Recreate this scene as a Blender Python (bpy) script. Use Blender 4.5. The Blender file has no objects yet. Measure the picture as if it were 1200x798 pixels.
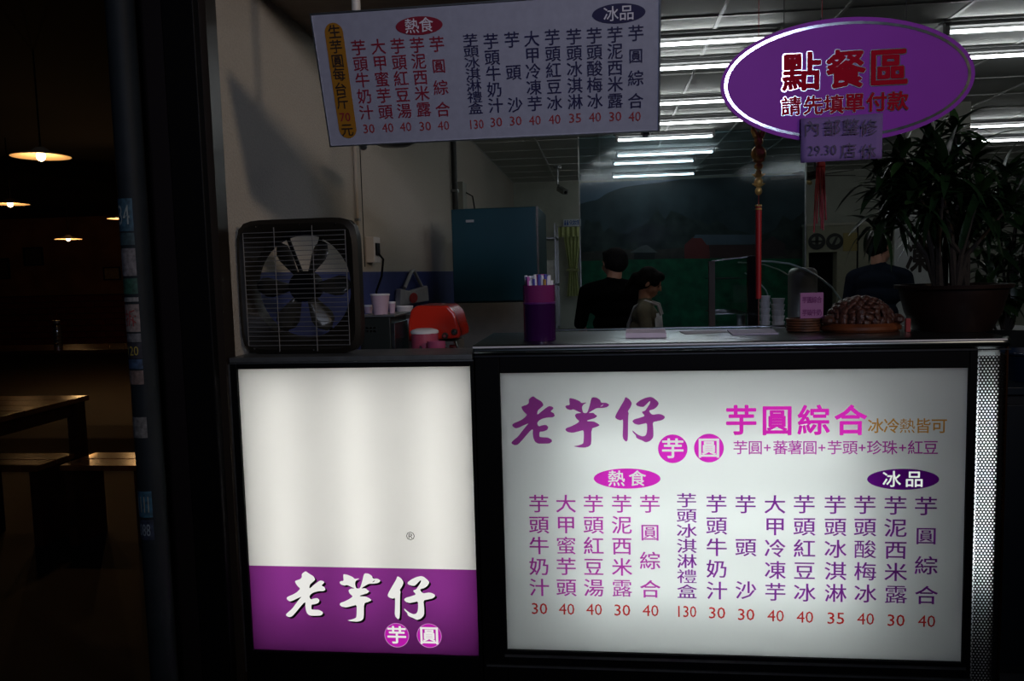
import bpy, math, random
from mathutils import Vector, Matrix, Euler
random.seed(7)
PI = math.pi
S = bpy.context.scene
C = S.collection

# ------------------------------------------------------------------ camera
CAM = Vector((0.0, -2.45, 1.42))
YAW, PITCH, ROLL, FPX = math.radians(6.4776), math.radians(4.916), math.radians(1.4992), 921.68
fw = Vector((-math.sin(YAW) * math.cos(PITCH), math.cos(YAW) * math.cos(PITCH), -math.sin(PITCH)))
r0 = Vector((math.cos(YAW), math.sin(YAW), 0)); u0 = r0.cross(fw)
rt = math.cos(ROLL) * r0 - math.sin(ROLL) * u0
up = math.sin(ROLL) * r0 + math.cos(ROLL) * u0
cd = bpy.data.cameras.new('camera'); cam = bpy.data.objects.new('camera', cd); C.objects.link(cam)
M = Matrix((rt, up, -fw)).transposed().to_4x4(); M.translation = CAM
cam.matrix_world = M
cd.sensor_width = 36; cd.lens = FPX / 1200 * 36; cd.clip_start = .02
S.camera = cam

# ------------------------------------------------------------------ world, exposure, street light
w = bpy.data.worlds.new('world'); S.world = w; w.use_nodes = True
w.node_tree.nodes['Background'].inputs[0].default_value = (.20, .30, .55, 1)
w.node_tree.nodes['Background'].inputs[1].default_value = .0025
S.view_settings.view_transform = 'Standard'; S.view_settings.look = 'None'
S.view_settings.exposure = 0; S.view_settings.gamma = 1; S.view_settings.use_curve_mapping = False

def lamp(kind, name, loc, energy, col, size=.1, target=None):
    l = bpy.data.lights.new(name, kind); l.energy = energy; l.color = col
    if kind == 'AREA': l.size = size
    else: l.shadow_soft_size = size
    o = bpy.data.objects.new(name, l); C.objects.link(o); o.location = loc
    if target is not None:
        o.rotation_euler = (Vector(target) - Vector(loc)).to_track_quat('-Z', 'Y').to_euler()
    return o
for nm, loc, e, c, sz, tg, spd in (('street_lamp_cool', (1.6, -6.5, 3.6), 5.0, (.66, .74, 1.0), .7, (-.1, 0, 2.0), 42),
                                   ('street_lamp_warm', (3.6, -3.5, 3.0), 4.2, (1.0, .80, .62), .5, (-1.0, .5, 2.0), 55)):
    lamp('AREA', nm, loc, e, c, sz, tg).data.spread = math.radians(spd)

TUBE_E = 13      # shop ceiling tubes
BOX_E = 5.5       # tubes inside the lightboxes
CAFE_E = 4.0

# ------------------------------------------------------------------ pixel helpers (photo frame 1200x798)
def ray(x, y): return fw + rt * ((x - 600) / FPX) + up * ((399 - y) / FPX)
def at(x, y, Y):
    d = ray(x, y); return CAM + d * ((Y - CAM.y) / d.y)
def atX(x, y, X):
    d = ray(x, y); return CAM + d * ((X - CAM.x) / d.x)
def atZ(x, y, Z):
    d = ray(x, y); return CAM + d * ((Z - CAM.z) / d.z)

# ------------------------------------------------------------------ materials
MATS = {}
def mat(name, col, rough=.6, metal=0, noise=0, scale=20, bump=0, spec=.5, emit=None, es=1, coat=0):
    if name in MATS: return MATS[name]
    m = bpy.data.materials.new(name); m.use_nodes = True; nt = m.node_tree
    b = nt.nodes['Principled BSDF']
    b.inputs['Base Color'].default_value = (*col, 1); b.inputs['Roughness'].default_value = rough
    b.inputs['Metallic'].default_value = metal; b.inputs['Specular IOR Level'].default_value = spec
    b.inputs['Coat Weight'].default_value = coat
    if emit:
        b.inputs['Emission Color'].default_value = (*emit, 1); b.inputs['Emission Strength'].default_value = es
    if noise or bump:
        tc = nt.nodes.new('ShaderNodeTexCoord'); n = nt.nodes.new('ShaderNodeTexNoise')
        n.inputs['Scale'].default_value = scale; n.inputs['Detail'].default_value = 6
        nt.links.new(tc.outputs['Object'], n.inputs['Vector'])
        if noise:
            rp = nt.nodes.new('ShaderNodeValToRGB')
            rp.color_ramp.elements[0].position = .3; rp.color_ramp.elements[1].position = .7
            rp.color_ramp.elements[0].color = (*[c * (1 - noise) for c in col], 1)
            rp.color_ramp.elements[1].color = (*[min(1, c * (1 + noise)) for c in col], 1)
            nt.links.new(n.outputs['Fac'], rp.inputs['Fac']); nt.links.new(rp.outputs['Color'], b.inputs['Base Color'])
        if bump:
            bp = nt.nodes.new('ShaderNodeBump'); bp.inputs['Strength'].default_value = bump; bp.inputs['Distance'].default_value = .01
            nt.links.new(n.outputs['Fac'], bp.inputs['Height']); nt.links.new(bp.outputs['Normal'], b.inputs['Normal'])
    MATS[name] = m; return m
def nodemat(name, build):
    if name in MATS: return MATS[name]
    m = bpy.data.materials.new(name); m.use_nodes = True; nt = m.node_tree; nt.nodes.clear()
    out = nt.nodes.new('ShaderNodeOutputMaterial'); nt.links.new(build(nt), out.inputs['Surface'])
    MATS[name] = m; return m
def film(name, col, t=.93):                     # coloured see-through vinyl on a lit panel
    def f(nt):
        a = nt.nodes.new('ShaderNodeBsdfTransparent'); a.inputs[0].default_value = (*col, 1)
        d = nt.nodes.new('ShaderNodeBsdfDiffuse'); d.inputs[0].default_value = (*col, 1)
        x = nt.nodes.new('ShaderNodeMixShader'); x.inputs[0].default_value = t
        nt.links.new(d.outputs[0], x.inputs[1]); nt.links.new(a.outputs[0], x.inputs[2]); return x.outputs[0]
    return nodemat(name, f)
def emis(name, col, e):
    def f(nt):
        a = nt.nodes.new('ShaderNodeEmission'); a.inputs[0].default_value = (*col, 1); a.inputs[1].default_value = e
        return a.outputs[0]
    return nodemat(name, f)
def diffuser(name, col):
    def f(nt):
        a = nt.nodes.new('ShaderNodeBsdfTranslucent'); a.inputs[0].default_value = (*col, 1)
        d = nt.nodes.new('ShaderNodeBsdfDiffuse'); d.inputs[0].default_value = (*col, 1)
        x = nt.nodes.new('ShaderNodeMixShader'); x.inputs[0].default_value = .22
        nt.links.new(a.outputs[0], x.inputs[1]); nt.links.new(d.outputs[0], x.inputs[2]); return x.outputs[0]
    return nodemat(name, f)
def glass(name, tint, gl=.08, rough=.02):
    def f(nt):
        a = nt.nodes.new('ShaderNodeBsdfTransparent'); a.inputs[0].default_value = (*tint, 1)
        g = nt.nodes.new('ShaderNodeBsdfGlossy'); g.inputs['Roughness'].default_value = rough
        x = nt.nodes.new('ShaderNodeMixShader'); x.inputs[0].default_value = gl
        nt.links.new(a.outputs[0], x.inputs[1]); nt.links.new(g.outputs[0], x.inputs[2]); return x.outputs[0]
    return nodemat(name, f)
black = mat('black_paint', (.003, .003, .0035), .5, spec=.12)
matte_black = mat('matte_black', (.004, .004, .004), .8, spec=.2)
steel = mat('brushed_steel', (.50, .52, .55), .22, 1, .12, 60)
dull_steel = mat('dull_steel', (.30, .31, .31), .42, 1, .15, 30)
chrome = mat('chrome', (.8, .8, .82), .08, 1)
white_pl = mat('white_plastic', (.72, .70, .70), .4, noise=.04)
white_in = mat('white_cavity', (.62, .62, .62), .9)
paper = mat('pinkish_paper', (.85, .72, .85), .8, noise=.05)
wallm = mat('cream_textured_wall', (.50, .455, .39), .9, noise=.06, scale=120, bump=.6)
wall2 = mat('pale_wall', (.40, .41, .35), .9, noise=.05, scale=8)
bluem = mat('blue_wainscot_paint', (.035, .05, .20), .6, noise=.1, scale=12)
darkwood = mat('dark_wood', (.03, .010, .004), .4, noise=.5, scale=14)
skin = mat('skin', (.46, .23, .15), .55, noise=.06, scale=30)
hairm = mat('black_hair', (.004, .0035, .0035), .8, noise=.4, scale=90, bump=.5, spec=.12)
purple_ac = mat('purple_acrylic', (.30, .035, .50), .4, noise=.04, scale=5, spec=.08)

# ------------------------------------------------------------------ mesh builder
class MB:
    def __init__(s): s.v = []; s.f = []
    def add(s, vs, fs, m=None):
        o = len(s.v)
        for p in vs:
            p = Vector(p); s.v.append(m @ p if m else p)
        s.f += [tuple(i + o for i in f) for f in fs]; return s
    def box(s, x0, x1, y0, y1, z0, z1, m=None):
        return s.add([(x0, y0, z0), (x1, y0, z0), (x1, y1, z0), (x0, y1, z0), (x0, y0, z1), (x1, y0, z1), (x1, y1, z1), (x0, y1, z1)],
                     [(0, 3, 2, 1), (4, 5, 6, 7), (0, 1, 5, 4), (1, 2, 6, 5), (2, 3, 7, 6), (3, 0, 4, 7)], m)
    def rings(s, rings, caps=True, close=True):
        o = len(s.v); n = len(rings[0])
        for r in rings: s.v += [Vector(p) for p in r]
        for i in range(len(rings) - 1):
            for j in range(n if close else n - 1):
                k = (j + 1) % n; a = o + i * n
                s.f.append((a + j, a + k, a + n + k, a + n + j))
        if caps:
            s.f.append(tuple(o + j for j in reversed(range(n)))); a = o + (len(rings) - 1) * n
            s.f.append(tuple(a + j for j in range(n)))
        return s
    def tube(s, pts, rad, n=8, caps=True):
        pts = [Vector(p) for p in pts]; R = rad if isinstance(rad, (list, tuple)) else [rad] * len(pts)
        rs = []; prev = None
        for i, p in enumerate(pts):
            d = (pts[min(i + 1, len(pts) - 1)] - pts[max(i - 1, 0)]).normalized()
            a = prev if prev else (Vector((0, 0, 1)) if abs(d.z) < .9 else Vector((1, 0, 0)))
            a = (a - d * a.dot(d)).normalized(); b = d.cross(a); prev = a
            rs.append([p + (a * math.cos(t) + b * math.sin(t)) * R[i] for t in [2 * PI * k / n for k in range(n)]])
        return s.rings(rs, caps)
    def lathe(s, prof, n=24, c=(0, 0, 0), sx=1, sy=1, caps=True):
        c = Vector(c)
        return s.rings([[c + Vector((r * sx * math.cos(2 * PI * k / n), r * sy * math.sin(2 * PI * k / n), z)) for k in range(n)] for r, z in prof], caps)
    def ell(s, c, r, n=16, m=None, k=None):
        k = k or n // 2; vs = []; fs = []
        for i in range(k + 1):
            t = PI * i / k
            for j in range(n):
                a = 2 * PI * j / n
                vs.append(Vector((r[0] * math.sin(t) * math.cos(a), r[1] * math.sin(t) * math.sin(a), r[2] * math.cos(t))))
        for i in range(k):
            for j in range(n):
                q = (j + 1) % n; fs.append((i * n + j, (i + 1) * n + j, (i + 1) * n + q, i * n + q))
        c = Vector(c)
        if m: vs = [m @ v for v in vs]
        return s.add([c + v for v in vs], fs)
    def flat(s, pts, y0, y1):                    # polygon in local XZ with depth along Y
        n = len(pts)
        return s.add([(x, y0, z) for x, z in pts] + [(x, y1, z) for x, z in pts],
                     [tuple(range(n)), tuple(reversed(range(n, 2 * n)))] + [(i, i + n, (i + 1) % n + n, (i + 1) % n) for i in range(n)])
    def mesh(s, name, m, smooth=False):
        me = bpy.data.meshes.new(name); me.from_pydata(s.v, [], s.f); me.update()
        if m: me.materials.append(m)
        if smooth: me.shade_smooth()
        return me
    def build(s, name, m, parent=None, smooth=False, bevel=0, loc=(0, 0, 0)):
        me = s.mesh(name, m, smooth and not bevel)
        o = bpy.data.objects.new(name, me); C.objects.link(o); o.parent = parent; o.location = loc
        if smooth and not bevel:
            ms = o.modifiers.new('es', 'EDGE_SPLIT'); ms.split_angle = math.radians(40)
        if bevel:
            b = o.modifiers.new('bv', 'BEVEL'); b.width = bevel; b.segments = 3; b.limit_method = 'ANGLE'
            me.shade_smooth(); b.harden_normals = True
        return o
def fixn(o):
    import bmesh
    bm = bmesh.new(); bm.from_mesh(o.data); bmesh.ops.recalc_face_normals(bm, faces=bm.faces); bm.to_mesh(o.data); bm.free(); return o
def tag(o, label, cat, group=None, kind=None):
    o['label'] = label; o['category'] = cat
    if group: o['group'] = group
    if kind: o['kind'] = kind
    return o
def thing(name, label, cat, loc=(0, 0, 0), rz=0, group=None):
    o = bpy.data.objects.new(name, None); C.objects.link(o); o.empty_display_size = .05
    o.location = loc; o.rotation_euler = (0, 0, rz); return tag(o, label, cat, group)
def struct(o, label=None):
    o['kind'] = 'structure'
    if label: o['label'] = label
    return o
def copy_tree(o, parent=None):
    c = o.copy(); C.objects.link(c); c.parent = parent
    for ch in KIDS(o): copy_tree(ch, c)
    return c
def KIDS(o): return [x for x in list(C.objects) if x.parent == o]
def box(*a, m=None): return MB().box(*a, m=m)

# ------------------------------------------------------------------ writing
GL = {}
def curve_mesh(obj):
    C.objects.link(obj); dg = bpy.context.evaluated_depsgraph_get(); dg.update()
    me = bpy.data.meshes.new_from_object(obj.evaluated_get(dg))
    vs = [v.co.copy() for v in me.vertices]; fs = [tuple(p.vertices) for p in me.polygons]
    bpy.data.meshes.remove(me); d = obj.data; bpy.data.objects.remove(obj); bpy.data.curves.remove(d)
    return vs, fs
def glyph(ch, bold):
    if ch in '露酸蜜熱點餐禮整填單': bold = 0
    k = (ch, bold)
    if k not in GL:
        def area(vs, fs):
            t = 0
            for f in fs:
                for i in range(1, len(f) - 1):
                    a, b, c = vs[f[0]], vs[f[i]], vs[f[i + 1]]; t += abs((b - a).cross(c - a).z) / 2
            return t
        base = None; vs = None
        for off in (0, bold * .5, bold * .75, bold):
            cu = bpy.data.curves.new('g', 'FONT'); cu.body = ch; cu.size = 1; cu.resolution_u = 2; cu.offset = off
            v2, f2 = curve_mesh(bpy.data.objects.new('g', cu)); a = area(v2, f2)
            if base is None: base = a; vs, fs = v2, f2
            elif base * (1 + 4 * off) < a < base * (1 + 75 * off): vs, fs = v2, f2
            else: break
            if not bold: break
        xs = [v.x for v in vs] or [0]; ys = [v.y for v in vs] or [0]
        GL[k] = (vs, fs, (min(xs), max(xs), min(ys), max(ys)))
    return GL[k]
def cell():
    g = glyph('圓', 0)[2]; return ((g[0] + g[1]) / 2, (g[2] + g[3]) / 2, (g[1] - g[0]) / .86)
def write(name, m, items, parent, y=0, bold=.012, fit=False, fat=0, dbl=0):
    """items: (text, x, z, width, height) centred, in the parent's local XZ plane, readable from -Y"""
    mb = MB()
    for ch, x, z, ww, hh in items:
        vs, fs, bb = glyph(ch, bold)
        if fit or ch.isascii():
            cx, cy, sx, sy = (bb[0] + bb[1]) / 2, (bb[2] + bb[3]) / 2, ww / (bb[1] - bb[0]), hh / (bb[3] - bb[2])
        else:
            c0, c1, em = cell(); cx, cy = c0, c1; sx, sy = ww / em, hh / em
        for k in range(13 if fat else (2 if dbl else 1)):         # opaque lettering: thickened with shifted outlines
            ox, oz = (fat * math.cos(k * PI / 6), fat * math.sin(k * PI / 6)) if (k and fat) else ((dbl * (2 * k - 1), 0) if dbl else (0, 0))
            mb.add([(x + (v.x - cx + ox) * sx, y - k * 1e-5, z + (v.y - cy + oz) * sy) for v in vs], fs)
    return mb.build(name, m, parent)
def loops(name, m, ls, parent, y=0):
    cu = bpy.data.curves.new('p', 'CURVE'); cu.dimensions = '2D'; cu.fill_mode = 'BOTH'
    for l in ls:
        sp = cu.splines.new('POLY'); sp.points.add(len(l) - 1); sp.use_cyclic_u = True
        for p, q in zip(sp.points, l): p.co = (q[0], q[1], 0, 1)
    vs, fs = curve_mesh(bpy.data.objects.new('p', cu))
    return MB().add([(v.x, y, v.y) for v in vs], fs).build(name, m, parent)
def oval(cx, cz, a, b, n=48): return [(cx + a * math.cos(2 * PI * k / n), cz + b * math.sin(2 * PI * k / n)) for k in range(n)]

def smooth_loop(l, it=1):                         # corner cutting for brush outlines
    for _ in range(it):
        o = []
        for i in range(len(l)):
            a, b = l[i], l[(i + 1) % len(l)]
            o += [(a[0] * .8 + b[0] * .2, a[1] * .8 + b[1] * .2), (a[0] * .2 + b[0] * .8, a[1] * .2 + b[1] * .8)]
        l = o
    return l
LAO = [(315,95),(355,125),(425,165),(448,210),(415,240),(375,275),(365,320),(378,325),(430,280),(490,235),(520,220),(560,230),(572,250),(540,280),(535,290),(575,310),(588,345),(560,362),(500,362),(430,378),(390,400),(365,435),(385,475),(430,460),(480,455),(508,485),(490,520),(440,538),(400,540),(395,560),(395,605),(440,610),(500,612),(550,640),(552,665),(520,688),(450,690),(380,690),(340,665),(320,620),(312,560),(315,510),(290,520),(240,575),(190,635),(130,700),(90,710),(50,690),(48,670),(80,640),(130,600),(190,520),(235,465),(262,435),(200,460),(140,490),(100,500),(65,478),(55,455),(75,435),(150,405),(200,375),(245,330),(205,295),(180,260),(170,230),(190,220),(240,205),(265,180),(262,135)]
YU = [(130,120),(190,130),(260,160),(280,185),(350,175),(300,205),(285,240),(300,302),(325,310),(355,302),(385,210),(400,140),(415,110),(470,115),(515,145),(525,180),(590,178),(630,205),(600,235),(540,245),(470,245),(410,280),(365,308),(430,305),(450,325),(480,345),(450,370),(400,385),(350,400),(355,410),(430,412),(480,435),(510,460),(470,480),(405,500),(405,690),(375,725),(320,740),(240,735),(180,722),(240,712),(290,695),(305,680),(310,600),(308,520),(250,535),(170,555),(110,545),(80,520),(90,495),(150,475),(220,440),(258,410),(215,375),(198,335),(220,312),(285,306),(240,290),(180,260),(145,272),(95,255),(78,225),(95,212),(135,208),(130,160)]
YUH = [(510,228),(560,195),(540,222)]
ZA = [(190,105),(240,135),(272,185),(255,235),(220,285),(232,310),(225,350),(222,640),(200,668),(155,620),(160,480),(160,385),(130,400),(85,385),(60,360),(80,310),(130,225),(175,150)]
ZB = [(330,215),(375,230),(415,232),(440,210),(490,160),(500,160),(495,190),(460,245),(435,280),(398,290),(400,305),(435,345),(360,370),(300,385),(275,410),(300,440),(350,455),(400,445),(458,432),(462,500),(455,560),(440,590),(400,600),(340,575),(275,520),(285,550),(320,585),(325,615),(360,635),(400,650),(445,675),(500,655),(540,610),(540,520),(530,420),(590,408),(650,395),(682,370),(678,345),(640,325),(600,318),(530,330),(500,310),(485,275),(540,262),(580,235),(608,190),(590,160),(540,118),(500,105),(440,118),(370,150),(320,190)]

# ================================================================== STRUCTURE
WX = -1.215; CZ = 2.70; BY = 8.9; RX = 6.2
floor = struct(box(-1.4, RX, 0.0, BY, -.06, 0).build('floor', mat('shop_floor', (.16, .15, .14), .5, noise=.2, scale=3)), 'grey floor inside the shop')
struct(box(-12, 12, -9, 0.0, -.08, -.01).build('floor', mat('street_asphalt', (.03, .03, .032), .8, noise=.4, scale=40, bump=.4)), 'dark street pavement in front of the shop')
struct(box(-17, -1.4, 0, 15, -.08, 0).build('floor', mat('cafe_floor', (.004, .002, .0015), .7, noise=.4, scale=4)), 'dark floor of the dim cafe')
wl = struct(box(WX - .125, WX, .02, BY, 0, 2.9).build('wall_left', wallm), 'cream textured wall on the left side of the shop')
struct(box(WX, WX + .012, .22, 4.1, 0, 1.445).build('trim_1', bluem), 'blue painted lower band on the left wall')
struct(box(WX, RX, BY, BY + .1, 0, 2.9).build('wall_back', wall2), 'pale back wall of the shop')
struct(box(RX, RX + .1, 0, BY, 0, 2.9).build('wall_right', wall2), 'pale right wall of the shop')
ceil = struct(box(WX, RX, 0, BY, CZ + .03, CZ + .1).build('ceiling', matte_black), 'grey panel ceiling of the shop')
tile_m = mat('ceiling_panel', (.50, .51, .48), .75, noise=.05, scale=5)
tb = MB(); nx = 12; ny = 15; px_, py_ = .616, .592
bar = mat('ceiling_bar', (.62, .62, .60), .4)
td = box(-px_ / 2 + .008, px_ / 2 - .008, -py_ / 2 + .006, py_ / 2 - .006, 0, .012).mesh('ceiling_panel', tile_m)
for i in range(nx):
    for j in range(ny):
        o = bpy.data.objects.new('ceiling_panel', td); C.objects.link(o); o.parent = ceil
        o.location = (WX + px_ * (i + .5), .02 + py_ * (j + .5), CZ + (.002 if (i * 7 + j * 3) % 5 else .004))
for i in range(nx + 1): box(WX + px_ * i - .009, WX + px_ * i + .009, 0, BY, CZ - .004, CZ + .004).build('ceiling_bar', bar, ceil)
for j in range(ny + 1): box(WX, RX, .02 + py_ * j - .009, .02 + py_ * j + .009, CZ - .003, CZ + .0045).build('ceiling_bar', bar, ceil)
struct(box(WX, .18, .16, 1.15, 2.46, CZ - .01).build('trim_2', mat('soffit_paint', (.30, .24, .19), .9, noise=.1)), 'dropped brown soffit above the left end of the counter')
struct(box(-1.6, RX, -.1, .15, 2.5, 2.95).build('trim_3', black), 'dark lintel over the shop front')
# dark steel jamb between shop and cafe
struct(box(-1.345, -1.236, -.06, .06, 0, 2.6).build('trim_4', black, bevel=.006), 'black steel jamb left of the lightbox')
struct(box(-1.236, -1.212, -.03, .04, 0, 2.6).build('trim_5', mat('brown_jamb', (.02, .014, .01), .4)), 'thin brown edge strip of the jamb')
struct(box(-1.515, -1.345, .05, .3, 0, 2.9).build('wall_partition', mat('dark_red_partition', (.012, .004, .003), .6)), 'dark partition wall between cafe and shop')
# pillar in the shop
pX = at(1092, 250, 4.4).x; pX1 = at(1135, 250, 4.4).x; pY1 = max(4.7, min(6.5, atX(1060, 250, pX).y))
struct(box(pX, pX1, 4.4, pY1, 0, CZ).build('wall_pillar', mat('pillar_paint', (.55, .54, .47), .8, noise=.04)), 'pale square pillar behind the potted plant')
# glass partition
gx0, gx1 = at(680, 250, 5.2).x, at(943, 250, 5.2).x
gp = thing('glass_partition', 'tinted floor-to-ceiling glass partition in front of the landscape mural', 'partition', ((gx0 + gx1) / 2, 5.2, 0))
hw = (gx1 - gx0) / 2
box(-hw, hw, -.005, .005, .02, CZ - .01).build('pane', glass('tinted_glass', (.70, .80, .84), .03, .10), gp)
box(-hw - .012, -hw, -.012, .012, 0, CZ - .005).build('edge_rail', dull_steel, gp)
box(hw, hw + .012, -.012, .012, 0, CZ - .005).build('edge_rail', dull_steel, gp)

# ------------------------------------------------------------------ ceiling tubes
tube_m = emis('fluorescent_tube', (.93, .98, 1.0), TUBE_E)
fx_m = mat('batten_grey', (.14, .14, .14), .5)
def batten(xa, ya, xb, yb, label):
    a, b = atZ(xa, ya, CZ - .06), atZ(xb, yb, CZ - .06); y = (a.y + b.y) / 2
    t = thing('fluorescent_light', label, 'ceiling light', ((a.x + b.x) / 2, y, CZ - .005), group='fluorescent battens on the shop ceiling')
    h = abs(b.x - a.x) / 2
    MB().flat([(-h - .03, 0), (-h - .03, -.008), (h + .03, -.008), (h + .03, 0)], -.034, .034).build('reflector_plate', mat('reflector', (.16, .16, .16), .6), t)
    box(-h, h, -.018, .018, -.028, -.008).build('housing', fx_m, t, bevel=.004)
    for s in (-1, 1): box(s * h - .012, s * h + .012, -.014, .014, -.070, -.008).build('lamp_holder', fx_m, t)
    MB().tube([(-h + .012, 0, -.055), (h - .012, 0, -.055)], .0095, 8).build('tube', tube_m, t, smooth=True)
ordn = ['nearest', 'second nearest', 'third nearest', 'fourth nearest', 'fifth nearest', 'sixth nearest', 'seventh nearest', 'farthest']
for i, q in enumerate([(640, 58, 905, 47.5), (660, 85, 868, 78), (690, 124, 866, 119.5), (712, 147, 872, 141.5), (723, 163, 835, 160.5), (723, 181.5, 835, 179), (719, 191, 812, 189.5), (718, 206.5, 813, 204.5)]):
    batten(*q, 'bright fluorescent tube above the mural and counter, %s of the middle row' % ordn[i])
for i, q in enumerate([(1115, 34, 1380, 26), (1118, 66, 1340, 59), (1128, 148, 1300, 143.5), (1136, 165, 1290, 161)]):
    batten(*q, 'bright fluorescent tube over the potted plants, %s of the right-hand row' % ordn[i])

# ================================================================== COUNTER WITH MENU LIGHTBOX
panel_white = diffuser('lightbox_diffuser', (.93, .95, .94))
panel_warm = diffuser('lightbox_diffuser_warm', (.95, .95, .93))
bt = emis('lightbox_tube', (.95, .995, .975), BOX_E)
bt2 = emis('lightbox_tube_left', (1.0, .985, .95), BOX_E * .92)
ct = thing('counter', 'black front service counter with a backlit price menu and stainless steel top', 'counter', (0, 0, 0))
X0, X1, Z0, Z1 = -.319, 1.079, .199, 1.106
def housing(par, x0, x1, z0, z1, y1, m_out=black):
    mb = MB(); a = .012
    mb.box(x0, x1, y1 - a, y1, z0, z1); mb.box(x0, x0 + a, .03, y1 - a, z0, z1); mb.box(x1 - a, x1, .03, y1 - a, z0, z1)
    mb.box(x0 + a, x1 - a, .03, y1 - a, z0, z0 + a); mb.box(x0 + a, x1 - a, .03, y1 - a, z1 - a, z1)
    return mb.build('light_cavity', white_in, par)
box(X0 - .012, X1 + .012, 0, .004, Z0 - .012, Z1 + .012).build('menu_panel', panel_white, ct)
housing(ct, X0 - .03, X1 + .025, Z0 - .03, Z1 + .03, .19)
for z in (.42, .64, .86):
    MB().tube([(X0 + .20, .115, z), (X1 - .30, .115, z)], .014, 10).build('tube', bt, ct, smooth=True)
fb = MB(); L, Rr = -.398, 1.102
fb.box(L, X0, -.012, .03, .02, 1.165); fb.box(X1, Rr, -.012, .03, .02, 1.165)
fb.box(X0, X1, -.012, .03, Z1, 1.165); fb.box(X0, X1, -.012, .03, .02, Z0)
fb.build('front_frame', black, ct, bevel=.003)
tm = MB()
tm.box(X0 - .008, X1 + .008, -.016, -.012, Z0 - .02, Z0 - .012); tm.box(L + .01, Rr, -.017, -.012, .145, .152)
tm.build('frame_bead', dull_steel, ct)
cb = MB(); cb.box(L, L + .02, .03, .5, .02, 1.165); cb.box(L + .02, 1.09, .48, .5, .02, 1.165); cb.box(L + .02, 1.09, .2, .48, .02, .06)
cb.box(1.085, 1.098, .03, .48, .02, 1.165)
cb.build('body', black, ct)
# top slab with rounded nose
tp = MB(); prof = [(.50, 1.168), (.50, 1.195), (.0, 1.196), (-.014, 1.1935), (-.022, 1.187), (-.024, 1.179), (-.020, 1.171), (-.01, 1.166)]
xs = [L - .004, L + .002, 1.165, 1.180, 1.190, 1.196]
ins = [.006, 0, 0, .003, .010, .022]
tp.rings([[(x, (y + d if y < 0 else y), z) for y, z in prof] for x, d in zip(xs, ins)])
fixn(tp.build('worktop', mat('worktop_steel', (.24, .27, .28), .28, 1, .08, 6), ct, smooth=True))
MB().tube([(L + .2, .49, 1.202), (1.0, .49, 1.202)], .004, 6).build('back_rail', steel, ct)
box(L, 1.19, -.018, -.0135, 1.158, 1.1625).build('under_bead', steel, ct)
MB().tube([(L - .002, -.0215, 1.189), (1.176, -.0215, 1.189)], .0035, 8).build('nosing_highlight', mat('highlight_pale', (.85, .84, .86), .5, .4), ct, smooth=True)  # pale strip added for the bright reflection along the slab's front edge
# perforated rounded corner
ps = MB()
pitch = .0098; rowh = pitch * .866; Rc = .035
def cor(s):
    if s < .055: return Vector((1.102 + s, -.008, 0)), Vector((0, -1, 0))
    t = (s - .055) / Rc
    if t < PI / 2: return Vector((1.157 + Rc * math.sin(t), -.008 + Rc * (1 - math.cos(t)), 0)), Vector((math.sin(t), -math.cos(t), 0))
    return Vector((1.157 + Rc, -.008 + Rc + (s - .055 - Rc * PI / 2), 0)), Vector((1, 0, 0))
cols = 19
for r in range(int(1.10 / rowh)):
    for c in range(cols):
        sc_, zc = (c + .5 + (.5 if r % 2 else 0)) * pitch, .05 + r * rowh
        oo = len(ps.v)
        for k in range(6):
            a = PI / 6 + k * PI / 3
            for rad in (pitch * .5774, .0029):
                p, n = cor(max(0, sc_ + rad * math.cos(a))); ps.v.append(p + Vector((0, 0, zc + rad * math.sin(a))))
        for k in range(6):
            q = (k + 1) % 6; ps.f.append((oo + 2 * k, oo + 2 * q, oo + 2 * q + 1, oo + 2 * k + 1))
pso = ps.build('perforated_corner', mat('perforated_metal', (.012, .011, .010), .4, 0, spec=.3), ct); pso['kind'] = 'stuff'
box(1.103, 1.160, .012, .015, .10, 1.15).build('corner_leak_diffuser', panel_white, ct)  # added sheet spreading the leak light behind the holes
pc = MB(); pc.box(1.100, 1.102, .016, .10, .04, 1.16); pc.box(1.166, 1.168, .0, .10, .04, 1.16); pc.box(1.102, 1.166, .10, .102, .04, 1.16)
pc.build('corner_cavity', white_in, ct)
MB().tube([(1.132, .062, .46), (1.132, .062, 1.02)], .009, 8).build('corner_leak_light', emis('corner_leak_light', (.93, .97, 1), 13), ct)  # added light inside the corner, stands for light leaking from the lightbox
MB().tube([(1.187, .0, .1), (1.187, .0, 1.165)], .005, 6).build('corner_bead', mat('copper_bead', (.30, .14, .07), .25, 1), ct)
box(1.17, 1.192, .05, .5, .02, 1.165).build('added_side_liner', black, ct)  # dark liner added to keep the side holes unlit

f_log = film('film_logo_purple', (.46, .07, .42)); f_mag = film('film_magenta', (.86, .035, .66)); f_hot = film('film_plum', (.60, .045, .50))
f_cold = film('film_violet', (.30, .03, .40)); f_red = film('film_red', (.72, .03, .03)); f_gold = film('film_gold', (.85, .42, .08)); f_pur = film('film_deep_purple', (.20, .01, .35))
f_hot2 = film('film_plum_layer', tuple(v ** .5 for v in (.60, .04, .50)), .965); f_cold2 = film('film_violet_layer', tuple(v ** .5 for v in (.27, .025, .38)), .965)
wl_e = emis('white_lettering_lit', (.95, .98, .97), .72)
YT = -.0012
def cp(x, y): p = at(x, y, 0); return p.x, p.z
mpp = (at(900, 600, 0) - at(899, 600, 0)).length
def pitem(ch, x, y, ww, hh): a = cp(x, y); return (ch, a[0], a[1], ww * mpp, hh * mpp)
def trace(pts, org, sc=10.643, fn=cp): return [fn(org[0] + a / sc, org[1] + b / sc) for a, b in pts]
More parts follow.
